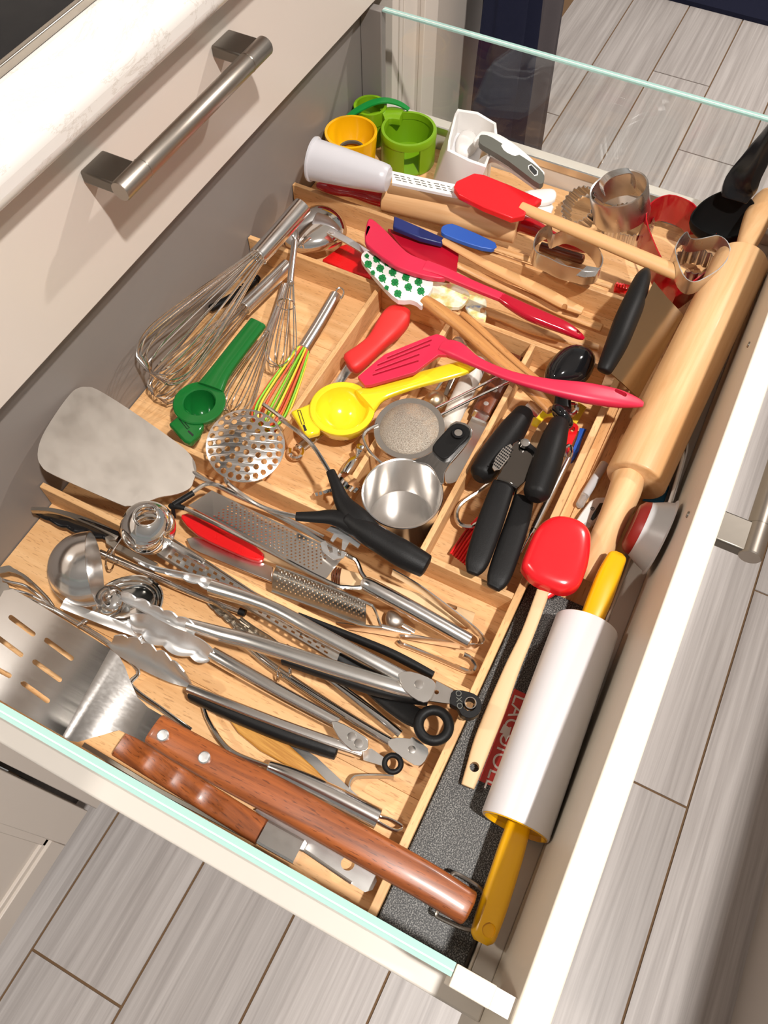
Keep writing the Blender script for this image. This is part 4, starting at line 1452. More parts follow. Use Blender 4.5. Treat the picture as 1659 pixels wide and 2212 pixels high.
t.add('brand_box', wire([(*q[:2], 0.0404) for q in cG((118, 682), (134, 680), (160, 760), (144, 766), (118, 682))], 0.0003, 1, 4), 'print_ink')
t.end()

t = Thing('scrub_brush', 'black ribbed brush handle lying under the whisks', 'brush')
t.add('handle', sw(b4((425, 440, 0.008, 60), (340, 520, 0.008, 64), (200, 610, 0.008, 64), (60, 680, 0.008, 60)), rnd=(0.6, 0.6)), 'black_rubber')
for k in range(6):
    a, b = b4((410-12*k*2.2, 455+14*k*1.4))[0], b4((380-12*k*2.2, 490+14*k*1.4))[0]
    t.add('rib', pipe_ring(W(a[0], a[1], 0.008), (W(*b, 0.008)-W(*a, 0.008)), rad(62/3.662, W(*a, 0.008)), 0.0008, 18, 6), 'black_plastic')
t.end()

# ---- red handled tool
t = Thing('pie_lifter', 'tool with fat soft red handle in the square wooden compartment', 'tool')
t.add('handle', sw(cG((745, 90, 0.030, 110), (715, 125, 0.030, 165), (665, 190, 0.030, 165), (590, 275, 0.028, 122), (520, 340, 0.026, 128), (450, 395, 0.024, 140), (430, 410, 0.023, 120)), 'soft', flat=0.7, n=18, rnd=(0.6, 0.3)), 'red_handle')
t.add('shank', sw(cG((450, 400, 0.022, 60), (400, 465, 0.020, 56), (330, 560, 0.012, 60)), 'rect', th=0.0022), 'steel')
t.end()

# ---- pink slotted turner
t = Thing('slotted_turner', 'raspberry pink slotted silicone turner lying across the yellow squeezer handle', 'turner')
sl = [capsule(*cG((655, 368), (915, 262)), 3.4), capsule(*cG((598, 410), (905, 290)), 3.4), capsule(*cG((585, 442), (842, 348)), 3.4), capsule(*cG((570, 470), (836, 386)), 3.4)]
zt = zlin(cG((500, 500))[0], 0.052, cG((1000, 290))[0], 0.067)
t.add('blade', plate(cG((478, 480), (520, 530), (560, 527), (820, 452), (905, 388), (960, 348), (1040, 350), (1090, 330), (1050, 285), (990, 236), (950, 225), (900, 240), (640, 345), (590, 385)), zt, 0.004, holes=sl), 'raspberry', bevel=0.0006)
hd = t.add('handle', sw([(955, 748, 0.064, 34), (985, 758, 0.066, 44), (1030, 783, 0.068, 26), (1100, 812, 0.070, 25), (1180, 833, 0.070, 34), (1260, 848, 0.068, 48), (1330, 860, 0.064, 44), (1372, 869, 0.061, 26), (1389, 874, 0.060, 12)], 'soft', flat=0.55, n=18), 'raspberry')
cut(hd, sw(cI((1190, 300, 0.066, 30), (1240, 315, 0.066, 34)), th=0.06, sub=1, rnd=(0.9, 0.9)))
t.end()

# ---- potato masher
t = Thing('potato_masher', 'potato masher with round perforated steel disc and black forked handle', 'masher')
pc = W(*cH((1330, 395))[0], 0.056)
nrm = (V3((0, 0, 1))*0.75+(CAM-pc).normalized()*0.45).normalized()
ex = RGT-nrm*RGT.dot(nrm)
ex.normalize()
ey = nrm.cross(ex)
Rm = rad(2*214/2.514, pc)
def mfr(x, y, s):
    rr = (x*x+y*y)/(Rm*Rm)
    return pc+ex*x+ey*y-nrm*(0.005*rr)-nrm*(0.0012*s)
holes = [circle((0, 0), Rm*0.075, 10)]
for f, n in ((0.24, 6), (0.46, 12), (0.68, 18), (0.88, 26)):
    for k in range(n):
        a = 2*math.pi*k/n+f*3
        holes.append(circle((Rm*f*math.cos(a), Rm*f*math.sin(a)), Rm*0.076, 10))
t.add('disc', poly_in_plane(circle((0, 0), Rm, 72), holes, mfr, 0.0012), 'steel')
t.add('neck_wire', wire([(*q[:2], z) for q, z in zip(cH((1430, 185), (1500, 235), (1560, 285)) + cG((20, 735), (190, 870), (310, 1050)), (0.052, 0.055, 0.057, 0.060, 0.064, 0.064))], 0.0019), 'wire')
t.add('neck_wire', wire([(*q[:2], z) for q, z in zip(cH((1225, 590), (1250, 625)) + cK((560, 285), (680, 335), (830, 368)), (0.054, 0.058, 0.060, 0.061, 0.062))], 0.0019), 'wire')
a = sw(cG((315, 1045, 0.064, 55), (350, 1130, 0.064, 72), (390, 1230, 0.063, 105), (470, 1330, 0.062, 160), (560, 1420, 0.060, 150)), flat=0.7, rnd=(0.2, 0.5))
b = sw(cG((110, 1315, 0.062, 58), (220, 1318, 0.062, 74), (330, 1320, 0.062, 100), (450, 1360, 0.061, 140), (560, 1430, 0.060, 140)), flat=0.7, rnd=(0.2, 0.5))
c = sw(cG((420, 1330, 0.062, 120), (520, 1400, 0.061, 150), (640, 1475, 0.059, 160), (760, 1545, 0.057, 172), (880, 1610, 0.055, 150)), flat=0.85, rnd=(0.5, 0.3), n=18)
t.add('handle', join(a, b, c), 'black_rubber')
t.end()

# ---- bottle opener and pastry wheel
t = Thing('bottle_opener', 'steel bottle opener with open ring end between masher and yellow squeezer', 'bottle opener')
t.add('shaft', sw(a7((290, 130, 0.010, 80), (200, 200, 0.010, 92), (120, 260, 0.010, 90)), 'soft', flat=0.35), 'steel_dark')
C = [a7((75+56*math.cos(a), 305+50*math.sin(a)))[0] for a in [(-60+i*30)*math.pi/180 for i in range(-1, 10)]]
t.add('ring', wire([(*q, 0.010) for q in C], 0.0026, 4), 'chrome')
t.end()
t = Thing('pastry_cutter', 'ornate chrome pastry cutter with toothed wheel and wooden grip beside the measuring cup', 'pastry cutter')
t.add('grip', sw(a7((720, 150, 0.018, 120), (690, 200, 0.018, 140), (640, 255, 0.018, 130)), flat=0.8, rnd=(0.5, 0.1)), 'cork')
t.add('ferrule', sw(a7((650, 260, 0.018, 100), (640, 275, 0.018, 120), (630, 295, 0.018, 100), (622, 310, 0.018, 120), (610, 330, 0.018, 70), (600, 342, 0.018, 48)), sub=3), 'chrome')
t.add('stem', sw(a7((600, 340, 0.018, 40), (570, 385, 0.018, 100), (520, 460, 0.016, 105), (460, 550, 0.014, 60), (400, 610, 0.013, 30)), flat=0.8, rnd=(0, 0.5)), 'chrome')
def gear(c, n, R, th, teeth):
    n = V3(n).normalized()
    s = n.orthogonal().normalized()
    u = n.cross(s)
    ol = []
    for k in range(teeth*4):
        r = R*(1.0 if k % 4 < 2 else 0.84)
        a = 2*math.pi*k/(teeth*4)
        ol.append((r*math.cos(a), r*math.sin(a)))
    return poly_in_plane(ol, [], lambda x, y, sd: V3(c)+s*x+u*y+n*(th*(0.5-sd)), th)
pw = W(*a7((365, 620))[0], 0.0165)
t.add('wheel', gear(pw, (0.5, 0.6, 0.55), 0.0150, 0.003, 16), 'chrome')
t.add('crimper', gear(W(*a7((530, 560))[0], 0.043), (0.6, -0.3, 0.6), 0.011, 0.005, 12), 'chrome')
t.end()

# ---- strainer
t = Thing('strainer', 'small round mesh strainer with two long wire handles over the measuring cup', 'strainer')
pc = W(*cG((785, 788))[0], 0.048)
Ro = rad(2*212/2.765, pc)
nrm = (V3((0, 0, 1))+V3((-0.1, 0.05, 0))).normalized()
t.add('rim', lathe(pc, nrm, [(0, Ro*0.84), (0.0002, Ro), (-0.0025, Ro+0.0005), (-0.0035, Ro), (-0.0012, Ro*0.84), (0, Ro*0.84)], 56), 'steel_dull')
md_ = [(-0.0015, Ro*0.86)]
for k in range(1, 11):
    a_ = k/10*math.pi/2
    md_.append((-0.0015+0.0075*math.sin(a_), Ro*0.86*math.cos(a_) if k < 10 else 0))
t.add('mesh', lathe(pc, nrm, md_, 48), 'wire_mesh')
for q in (cG((935, 672), (1110, 585), (1315, 482)), cG((958, 716), (1160, 615), (1385, 512))):
    t.add('handle_wire', wire([(*p[:2], z) for p, z in zip(q, (0.049, 0.052, 0.056))], 0.0012, 3), 'wire')
t.add('rest_loop', wire([(*q[:2], z) for q, z in zip(cG((598, 765), (535, 800), (512, 840), (535, 905), (580, 960), (640, 1010)), (0.048, 0.046, 0.044, 0.042, 0.041, 0.040))], 0.0014), 'wire')
t.end()

# ---- measuring cup with handle
t = Thing('measuring_cup', 'round steel measuring cup with flat handle and black grip', 'measuring cup')
pc = W(*cG((744, 1174))[0], 0.0500)
Ro = rad(2*242/2.765, pc)
prof = [(-0.046, 0), (-0.046, Ro*0.86), (-0.044, Ro*0.90), (-0.002, Ro-0.0004), (0, Ro+0.0006), (0.0006, Ro), (0, Ro-0.0012), (-0.043, Ro*0.90-0.0012), (-0.045, Ro*0.84), (-0.045, 0)]
t.add('cup', lathe(pc, (0, 0, 1), prof, 64), 'steel', axis=(0, 0, 1))
fh = zlin(cG((880, 1000))[0], 0.0520, cG((1100, 800))[0], 0.061)
hp = t.add('handle', plate(cG((800, 985), (880, 950), (930, 920), (945, 885), (1035, 760), (1090, 748), (1150, 775), (1162, 830), (1100, 920), (1030, 1000), (995, 1060), (993, 1110), (970, 1120), (930, 1040), (880, 1000)), fh, 0.003, sub=2), 'steel', bevel=0.0008)
gp = t.add('grip', plate(cG((926, 893), (980, 825), (1042, 765), (1090, 757), (1143, 785), (1146, 830), (1080, 900), (1015, 965), (975, 966), (935, 930)), lambda x, y: fh(x, y)+0.004, 0.0055, sub=2), 'black_rubber', bevel=0.0015)
p = W(*cG((1078, 818))[0], 0.0655)
t.add('button', lathe(p, (0, 0, 1), [(0, 0.0052), (0, 0.0056), (0.0008, 0.0056), (0.0008, 0.0046), (0.0004, 0.0045), (0.0004, 0), ], 24), 'black_plastic', parent=gp)
t.add('emblem', lathe(p, (0, 0, 1), [(0, 0), (0.0, 0.0036), (0.0010, 0.0034), (0.0012, 0)], 24), 'chrome', parent=gp)
t.end()

# ---- things under the strainer
t = Thing('pastry_tube', 'frosted white plastic tube lying under the strainer wires', 'tube')
t.add('tube', sw(a5((740, 570, 0.016, 210), (680, 690, 0.016, 235), (580, 890, 0.016, 240), (470, 1120, 0.016, 235), (390, 1320, 0.016, 210)), n=20, rnd=(0.4, 0.5)), 'frosted')
t.end()
t = Thing('tea_ball', 'small tarnished tea ball beside the strainer rim', 'tea ball')
c = W(*a5((225, 1040))[0], 0.016)
t.add('lower_half', lathe(c, (0.2, 0.3, 1), [(-0.0105, 0)]+[(-0.0105*math.cos(k/8*math.pi/2), 0.0105*math.sin(k/8*math.pi/2)) for k in range(1, 9)]+[(0.0, 0.0118), (0.0008, 0.0118), (0.0008, 0)], 28), 'brass_tan')
t.add('upper_half', lathe(c, (0.2, 0.3, 1), [(0.001, 0.0105)]+[(0.001+0.0105*math.sin(k/8*math.pi/2), 0.0105*math.cos(k/8*math.pi/2)) for k in range(1, 8)]+[(0.0115, 0)], 28), 'brass_tan')
t.end()
t = Thing('spreader', 'broad spreader knife with brown riveted wooden handle along the divider', 'knife')
hd = t.add('handle', sw(a5((1180, 520, 0.012, 190), (1060, 720, 0.012, 225), (900, 980, 0.012, 235), (770, 1190, 0.012, 225)), 'rect', th=0.012, sub=3), 'brown_handle')
for q in ((935, 905), (830, 1062), (1030, 760)):
    t.add('rivet', lathe(W(*a5(q)[0], 0.0178), (0, 0, 1), [(0, 0), (0, 0.0026), (0.0006, 0.0024), (0.0008, 0)], 16), 'aluminium', parent=hd)
t.add('bolster', sw(a5((780, 1185, 0.012, 210), (740, 1260, 0.011, 195)), 'rect', th=0.006, sub=1), 'steel')
t.add('blade', plate(a5((655, 1235), (850, 1270), (800, 1400), (660, 1680), (560, 1870), (470, 1990), (390, 2015), (345, 1990), (340, 1850), (420, 1690), (560, 1440)), 0.0095, 0.0016, sub=2), 'steel_dull')
t.end()
one('crystal_stopper', dome(a5((420, 330), (470, 285), (530, 310), (600, 380), (580, 430), (500, 400)), 0.010, 0.010, rings=3), 'acrylic', 'faceted clear stopper beside the shamrock spatula handle', 'stopper')
t = Thing('corkscrew', 'slim dark steel corkscrew beside the frosted tube', 'corkscrew')
t.add('body', sw(a5((470, 690, 0.010, 60), (400, 830, 0.010, 70), (340, 970, 0.010, 60)), 'soft', flat=0.7), 'steel_dark')
t.add('lever', sw(a5((400, 690, 0.013, 30), (310, 790, 0.013, 36), (200, 940, 0.012, 30)), 'soft', flat=0.6), 'chrome')
t.end()

# ---- right-hand compartment: black handled tools
t = Thing('ice_cream_scoop', 'glossy black oval scoop head behind the pink turner handle', 'scoop')
t.add('head', dome(cI((765, 185), (800, 110), (870, 50), (950, 28), (1035, 55), (1068, 115), (1040, 190), (985, 240), (880, 265), (790, 260)), 0.040, 0.016, sub=3), 'black_gloss')
t.add('neck', sw(cI((880, 250, 0.042, 100), (872, 340, 0.042, 100), (868, 400, 0.042, 110)), 'soft', flat=0.7), 'black_plastic')
t.add('hook', wire([(*q[:2], 0.042) for q in cI((900, 365), (950, 375), (955, 405), (930, 430), (905, 425))], 0.0022, 5), 'chrome')
t.end()
t = Thing('can_opener', 'can opener with thick round black handle beside the steel tube', 'can opener')
t.add('collar', pipe_ring(W(*cI((868, 440))[0], 0.058), (0.5, -0.3, 0.2), 0.0085, 0.0045, 28, 12), 'black_gloss')
t.add('handle', sw(cI((850, 490, 0.064, 120), (815, 600, 0.068, 160), (765, 760, 0.068, 178), (720, 890, 0.066, 165)), rnd=(0.6, 0.8), n=20), 'black_rubber')
t.end()
t = Thing('peeler', 'fat black rubber handle with flat steel tang lying next to the divider', 'peeler')
t.add('handle', sw(cI((640, 425, 0.044, 120), (570, 530, 0.044, 165), (470, 670, 0.043, 178), (395, 775, 0.042, 155)), rnd=(0.6, 0.8), n=20), 'black_rubber')
t.add('tang', plate(cI((650, 375), (680, 345), (735, 370), (760, 395), (715, 445), (660, 410)), 0.046, 0.002), 'steel')
t.end()

t = Thing('garlic_press', 'garlic press with perforated steel chamber and two long black handles', 'garlic press')
ch = plate(cI((475, 812), (500, 760), (575, 600), (610, 575), (660, 590), (735, 655), (725, 715), (690, 790), (600, 872), (540, 830)), zlin(cI((480, 800))[0], 0.062, cI((735, 650))[0], 0.058), 0.014)
cb = t.add('chamber', ch, 'dark_reflection_steel', bevel=0.003)
t.add('sieve_plate', plate(cI((452, 745), (470, 690), (515, 630), (560, 605), (572, 620), (550, 690), (500, 755), (465, 765)), 0.0645, 0.0012), 'steel', parent=cb)
dots = []
for i in range(9):
    for j in range(5):
        u, v = (i+0.5)/9, (j+0.5)/5
        x = 468+ (560-468)*u + (v-0.5)*46
        y = 742+ (622-742)*u + (v-0.5)*34
        dots.append(lathe(W(*cI((x, y))[0], 0.0646), (0, 0, 1), [(0, 0), (0, 0.0007), (0.0003, 0.0007), (0.0003, 0)], 6))
dt = t.add('sieve_holes', join(*dots), 'black_plastic', parent=cb)
dt['kind'] = 'stuff'
t.add('hinge_pin', lathe(W(*cI((645, 608))[0], 0.0605), (0, 0, 1), [(0, 0), (0, 0.0044), (0.003, 0.004), (0.0042, 0)], 20), 'chrome')
t.add('hinge_plate', plate(cI((610, 575), (660, 585), (735, 650), (730, 690), (690, 640), (640, 610)), 0.0615, 0.003), 'black_gloss')
t.add('handle', sw(cI((520, 850, 0.054, 135), (480, 960, 0.053, 150), (420, 1130, 0.050, 158), (360, 1310, 0.047, 140), (335, 1375, 0.046, 80)), 'soft', flat=0.6, rnd=(0.2, 0.5), n=18), 'black_rubber')
t.add('handle', sw(cI((640, 930, 0.048, 120), (610, 1050, 0.047, 140), (550, 1230, 0.045, 150), (490, 1400, 0.043, 140), (460, 1460, 0.042, 90)), 'soft', flat=0.6, rnd=(0.2, 0.5), n=18), 'black_rubber')
t.end()

one('wire_hanger', wire([(*q[:2], z) for q, z in zip(cI((440, 840), (370, 890), (280, 950), (242, 1000), (240, 1055), (270, 1092), (330, 1098), (380, 1070)), (0.020, 0.018, 0.015, 0.013, 0.012, 0.012, 0.013, 0.015))], 0.0022), 'wire', 'steel wire hook sticking out from under the garlic press', 'hook')
t = Thing('silicone_brush', 'red silicone basting brush bristles under the garlic press handle', 'brush')
for k in range(8):
    x0, y0 = 205+k*14, 1258+k*11
    t.add('bristle', sw(cI((x0, y0, 0.008, 17), (x0+70, y0-105, 0.009, 17), (x0+115, y0-165, 0.010, 17)), sub=1, rnd=(0.6, 0)), 'red')
t.add('base', sw(cI((360, 1130, 0.010, 110), (400, 1080, 0.010, 100)), 'rect', th=0.010, sub=1), 'red')
t.end()

t = Thing('steel_utensil', 'slim steel tube handle with an oval ring end beside the front board', 'utensil')
t.add('tube', sw(a6((655, 1055, 0.026, 104), (430, 1520, 0.026, 112), (200, 1985, 0.026, 106)), sub=1, n=20, rnd=(0.3, 0.1)), 'steel', axis=(1, 0.1, 0))
t.add('ring_end', wire([(*q[:2], 0.027) for q in a6((640, 1060), (618, 990), (630, 910), (665, 875), (700, 900), (705, 980), (675, 1055))], 0.0016), 'wire')
t.add('tip', sw(a6((195, 1990, 0.026, 84), (150, 2080, 0.026, 80), (140, 2100, 0.026, 50), (80, 2210, 0.026, 44), (40, 2300, 0.024, 30)), sub=2), 'chrome')
t.end()

t = Thing('pastry_brush', 'blue bristled pastry brush tucked against the front board', 'brush')
t.add('paddle', plate(a6((715, 900), (800, 930), (790, 980), (740, 1060), (705, 1080), (690, 1000)), 0.012, 0.006), 'blue', bevel=0.001)
for k in range(6):
    t.add('bristle', sw(a6((820+k*15, 645+k*3, 0.010, 15), (785+k*9, 780+k*5, 0.011, 19), (725+k*13, 930+k*6, 0.012, 18)), sub=2), 'blue')
t.end()
t = Thing('plastic_spoon', 'red plastic handle end with a hole beside the blue brush', 'spoon')
t.add('handle', plate(a6((590, 960), (640, 760), (680, 650), (710, 585), (760, 585), (795, 625), (785, 690), (720, 830), (660, 960)), 0.017, 0.006, holes=[circle(a6((715, 655))[0], 6, 12)], sub=2), 'red', bevel=0.001)
t.end()
t = Thing('dish_brush', 'yellow bristled brush peeking out behind the can opener', 'brush')
for k in range(7):
    t.add('bristle', sw(a6((800+k*16, 305+k*10, 0.010, 18), (760+k*12, 420+k*9, 0.010, 18), (700+k*10, 540+k*8, 0.010, 18)), sub=1), 'yellow_wire')
t.add('handle', sw(a6((620, 470, 0.010, 100), (400, 440, 0.009, 130), (290, 490, 0.009, 130), (215, 610, 0.009, 100)), 'soft', flat=0.5, rnd=(0, 0.6)), 'yellow')
t.end()
t = Thing('wooden_spoon', 'flat pale wooden handle end with a hole under the black handles', 'spoon')
t.add('handle', plate(a6((330, 555), (365, 570), (390, 640), (375, 740), (270, 960), (220, 1000), (150, 840), (215, 700), (270, 600)), 0.020, 0.005, holes=[circle(a6((345, 685))[0], 3.2, 10)], sub=2), 'pale_wood', bevel=0.001)
t.end()
# ================================================================== spatula compartment
t = Thing('pie_scoop', 'curved shiny steel scoop with riveted strap handle against the back panel', 'scoop')
t.add('bowl', dome(cD((200, 255), (300, 252), (380, 300), (412, 365), (400, 430), (300, 490), (160, 512), (70, 490), (30, 440), (100, 340)), 0.024, 0.016, sub=3, base=0.001), 'chrome')
st = t.add('strap', sw(cD((305, 385, 0.0425, 46), (420, 445, 0.040, 46), (540, 520, 0.034, 42)), 'rect', th=0.002), 'aluminium')
t.add('rivet', lathe(W(*cD((322, 392))[0], 0.043), (0, 0, 1), [(0, 0), (0, 0.003), (0.0012, 0.0026), (0.0016, 0)], 14), 'aluminium', parent=st)
t.end()
t = Thing('spatula', 'bright red spatula blade half hidden beneath the steel scoop', 'spatula')
t.add('blade', plate(cD((265, 555), (380, 470), (430, 455), (520, 520), (570, 600), (550, 668), (420, 625)), 0.010, 0.005), 'red', bevel=0.001)
t.add('handle', sw(cD((560, 600, 0.008, 40), (800, 720, 0.008, 40)), sub=1), 'handle_wood')
t.end()

# spatulas along the divider
t = spatula('spatula', 'blue silicone spatula with rounded tip leaning on the back divider', 'spatula',
            cD((975, 375), (990, 350), (1030, 340), (1080, 352), (1300, 452), (1278, 492), (1150, 462), (1000, 405)), zlin((955, 490), 0.046, (1065, 530), 0.040), 0.005, 'blue',
            [(1062, 533, 0.037, 15), (1130, 556, 0.036, 17), (1230, 588, 0.035, 18), (1320, 618, 0.035, 16)], 'handle_wood', sub=2)
t.end()
t = spatula('spatula', 'navy blue spatula with wooden handle between the crimson and blue ones', 'spatula',
            cD((695, 292), (790, 333), (992, 424), (982, 458), (850, 424), (688, 358)), zlin((850, 470), 0.050, (955, 520), 0.041), 0.006, 'navy',
            cD((985, 442, 0.039, 46)) + cC((-60, 790, 0.035, 62), (100, 870, 0.032, 76), (300, 965, 0.029, 84), (430, 1035, 0.027, 84), (545, 1085, 0.025, 60)), 'handle_wood', sub=1, hole=(*cC((440, 1068))[0], 0.027, 0.0028))
t.end()
t = spatula('spatula', 'crimson spatula blade with slim wooden handle behind the raspberry spatula', 'spatula',
            cD((655, 366), (800, 400), (1050, 488), (1082, 520), (1068, 632), (900, 592), (740, 480)), zlin((840, 490), 0.038, (990, 580), 0.030), 0.007, 'crimson',
            cD((1070, 585, 0.028, 46)) + cC((0, 905, 0.018, 56), (250, 1010, 0.014, 60), (450, 1100, 0.012, 62), (660, 1185, 0.011, 58)), 'handle_wood', sub=1)
t.end()
t = spatula('spatula', 'pale printed spatula with unfinished wooden handle along the compartment edge', 'spatula',
            cD((1140, 760), (1230, 780), (1248, 812), (1240, 930), (1170, 900), (1120, 840)), 0.014, 0.005, 'floral_print',
            cD((1225, 880, 0.012, 50)) + cC((-40, 1085, 0.011, 62), (100, 1130, 0.011, 74), (250, 1195, 0.011, 72), (640, 1305, 0.010, 56)), 'handle_wood', sub=2)
t.end()
t = spatula('spatula', 'small floral printed white spatula with warm wooden handle crossing the divider', 'spatula',
            cD((905, 700), (960, 688), (1080, 708), (1140, 748), (1142, 780), (1115, 815), (1080, 838), (1000, 830), (950, 800), (900, 765)), 0.0375, 0.005, 'floral_print',
            a5((540, -20, 0.038, 70), (640, 60, 0.039, 88), (800, 205, 0.040, 94), (1050, 440, 0.040, 90), (1280, 640, 0.041, 84), (1450, 770, 0.042, 72)), 'warm_handle', sub=2)
t.end()

# shamrock spatula
t = Thing('spatula', 'white spatula printed with green shamrocks and long warm wooden handle', 'spatula')
zs = zlin((785, 550), 0.050, (915, 650), 0.047)
sh = t.add('blade', plate(cD((535, 502), (580, 520), (700, 590), (850, 658), (928, 690), (912, 745), (890, 775), (862, 832), (835, 812), (790, 795), (720, 796), (640, 725), (520, 585), (498, 540), (510, 515)), zs, 0.006, sub=2), 'white', bevel=0.0012)
def clover(x, y, s, rot):
    ms = []
    for k in range(4):
        a = rot+k*math.pi/2
        c = (x+s*0.55*math.cos(a), y+s*0.55*math.sin(a))
        ol = []
        for i in range(12):
            b = 2*math.pi*i/12
            rr = s*0.52*(1-0.35*max(0, math.cos(b))**6)
            ol.append((c[0]+rr*math.cos(b+a), c[1]+rr*math.sin(b+a)))
        ms.append(plate([cD(q)[0] for q in ol], lambda u, v: zs(u, v)+0.0004, 0.0003))
    ms.append(plate([cD(q)[0] for q in ((x-3, y), (x+3, y), (x+s*0.6+3, y+s*1.1), (x+s*0.6-3, y+s*1.15))], lambda u, v: zs(u, v)+0.0004, 0.0003))
    return join(*ms)
for k, (x, y) in enumerate(((592, 550), (540, 582), (612, 606), (686, 630), (625, 665), (700, 690), (765, 660), (840, 688), (780, 718), (855, 742), (717, 757), (650, 722), (532, 532), (568, 632), (650, 580))):
    t.add('shamrock', clover(x, y, 25 if k < 11 else 15, 0.6+k*0.35), 'clover', parent=sh, smooth=False)
t.add('handle', sw([(916, 648, 0.045, 28), (945, 668, 0.046, 33), (998, 706, 0.048, 31), (1072, 774, 0.050, 32), (1140, 834, 0.051, 32), (1190, 887, 0.052, 25)], flat=0.7, rnd=(0.2, 0.3)), 'warm_handle')
t.end()

# raspberry spatula on top
t = Thing('spatula', 'large raspberry silicone spatula with glossy red handle lying on top of the row', 'spatula')
zr = zlin((795, 500), 0.060, (960, 610), 0.054)
t.add('blade', plate(cD((545, 308), (585, 325), (650, 385), (740, 480), (800, 525), (900, 565), (1000, 615), (1000, 665), (930, 660), (840, 640), (700, 590), (560, 490), (520, 440), (526, 360)), zr, 0.006, sub=2), 'raspberry', bevel=0.0012)
t.add('stem', sw(cD((880, 600, 0.053, 90), (1000, 640, 0.053, 76), (1150, 705, 0.054, 66), (1345, 785, 0.054, 62)), 'soft', flat=0.6), 'raspberry')
hd = t.add('handle', sw(cC((60, 1002, 0.054, 62), (140, 1050, 0.053, 82), (230, 1098, 0.051, 96), (330, 1140, 0.048, 94), (450, 1190, 0.045, 80), (530, 1235, 0.042, 48), (558, 1252, 0.041, 20)), 'soft', flat=0.6, n=18), 'raspberry_gloss')
handle_hole(hd, W(*cC((522, 1222))[0], 0.042), 0.0022)
t.end()

# ================================================================== far compartment
def plumb(u, v_rim, v_base, zb=0.0):
    lo, hi = zb, 0.2
    for _ in range(40):
        m = (lo+hi)/2
        p = W(u, v_rim, m)
        q = V3((p.x, p.y, zb))-CAM
        v = CY-FPX*q.dot(UPV)/q.dot(FWD)
        if v < v_base:
            lo = m
        else:
            hi = m
    return lo

# lime green holder
t = Thing('utensil_holder', 'lime green plastic double holder with a slotted round cup in the far corner', 'holder')
zr_ = plumb(883, 277, 345)
p = W(883, 277, zr_)
Ro = rad(2*60, p)
def arc_wall(c, R, th, z0, z1, a0, a1, n=44):
    rows_ = []
    for z in (z0, z1):
        rows_.append([V3((c.x+R*math.cos(a0+(a1-a0)*i/n), c.y+R*math.sin(a0+(a1-a0)*i/n), z)) for i in range(n+1)])
    inner_ = []
    for z in (z1, z0):
        inner_.append([V3((c.x+(R-th)*math.cos(a0+(a1-a0)*i/n), c.y+(R-th)*math.sin(a0+(a1-a0)*i/n), z)) for i in range(n+1)])
    rr = rows_+inner_
    V, F = [], []
    M = n+1
    for r in rr:
        V += r
    for k in range(4):
        k2 = (k+1) % 4
        for i in range(n):
            F.append((k*M+i, k*M+i+1, k2*M+i+1, k2*M+i))
    F.append((0, M, 2*M, 3*M))
    F.append((M-1, 4*M-1, 3*M-1, 2*M-1))
    return V, F
adir = math.atan2(W(938, 340, 0.03).y-p.y, W(938, 340, 0.03).x-p.x)
cupw = t.add('cup', arc_wall(p, Ro, 0.0028, 0.001, zr_-0.0065, adir+0.30-0.55, adir-0.55-0.30+2*math.pi), 'lime')
t.add('cup_rim', lathe((p.x, p.y, zr_-0.008), (0, 0, 1), [(0, Ro-0.0035), (0, Ro+0.0006), (0.006, Ro+0.0006), (0.008, Ro-0.0004), (0.008, Ro-0.0035), (0, Ro-0.0035)], 56), 'lime', parent=cupw)
t.add('cup_floor', lathe((p.x, p.y, 0.001), (0, 0, 1), [(0, 0), (0, Ro-0.001), (0.002, Ro-0.001), (0.002, 0)], 40), 'lime', parent=cupw)
q = W(*cB((470, 650))[0], zr_*0.98)
t.add('rear_ring', lathe((q.x, q.y, zr_-0.012), (0, 0, 1), [(0, 0.0165), (0, 0.0195), (0.016, 0.0195), (0.016, 0.0165), (0, 0.0165)], 44), 'lime')
t.add('rear_floor', lathe((q.x, q.y, 0.001), (0, 0, 1), [(0, 0), (0, 0.018), (0.040, 0.0185), (zr_-0.010, 0.0185), (zr_-0.010, 0)], 40), 'lime')
t.add('bridge', sw([(*a[:2], zr_-0.004, a[3]) for a in cB((540, 700, 0, 110), (600, 690, 0, 120), (660, 700, 0, 110))], 'soft', th=0.012), 'lime')
t.end()
one('silicone_band', sw([(*a[:2], z, a[3]) for a, z in zip(cB((335, 700, 0, 34), (390, 660, 0, 44), (480, 615, 0, 48), (560, 600, 0, 48), (640, 618, 0, 40), (700, 655, 0, 26)), (zr_+0.002, zr_+0.006, zr_+0.009, zr_+0.009, zr_+0.006, zr_+0.002))], 'rect', th=0.002), 'leaf_green', 'dark green rubber strap draped over the lime green holder', 'strap')

# yellow cup
t = Thing('egg_cup', 'yellow plastic cup with an open dark base next to the lime green holder', 'cup')
zy = plumb(758, 284, 345, 0.004)+0.016
p = W(758, 284, zy)
Ro = rad(2*57, p)
t.add('cup', lathe((p.x, p.y, 0.004), (0, 0, 1), [(0, Ro*0.55), (0, Ro*0.84), (zy-0.007, Ro), (zy-0.004, Ro), (zy-0.004, Ro-0.003), (zy-0.014, Ro*0.86), (zy-0.026, Ro*0.60), (zy-0.026, Ro*0.50), (0, Ro*0.55)], 48), 'gold')
t.add('inner_ring', lathe((p.x, p.y, zy-0.024), (0, 0, 1), [(0, Ro*0.42), (0, Ro*0.50), (0.003, Ro*0.50), (0.003, Ro*0.42), (0, Ro*0.42)], 32), 'dark_grey')
t.end()

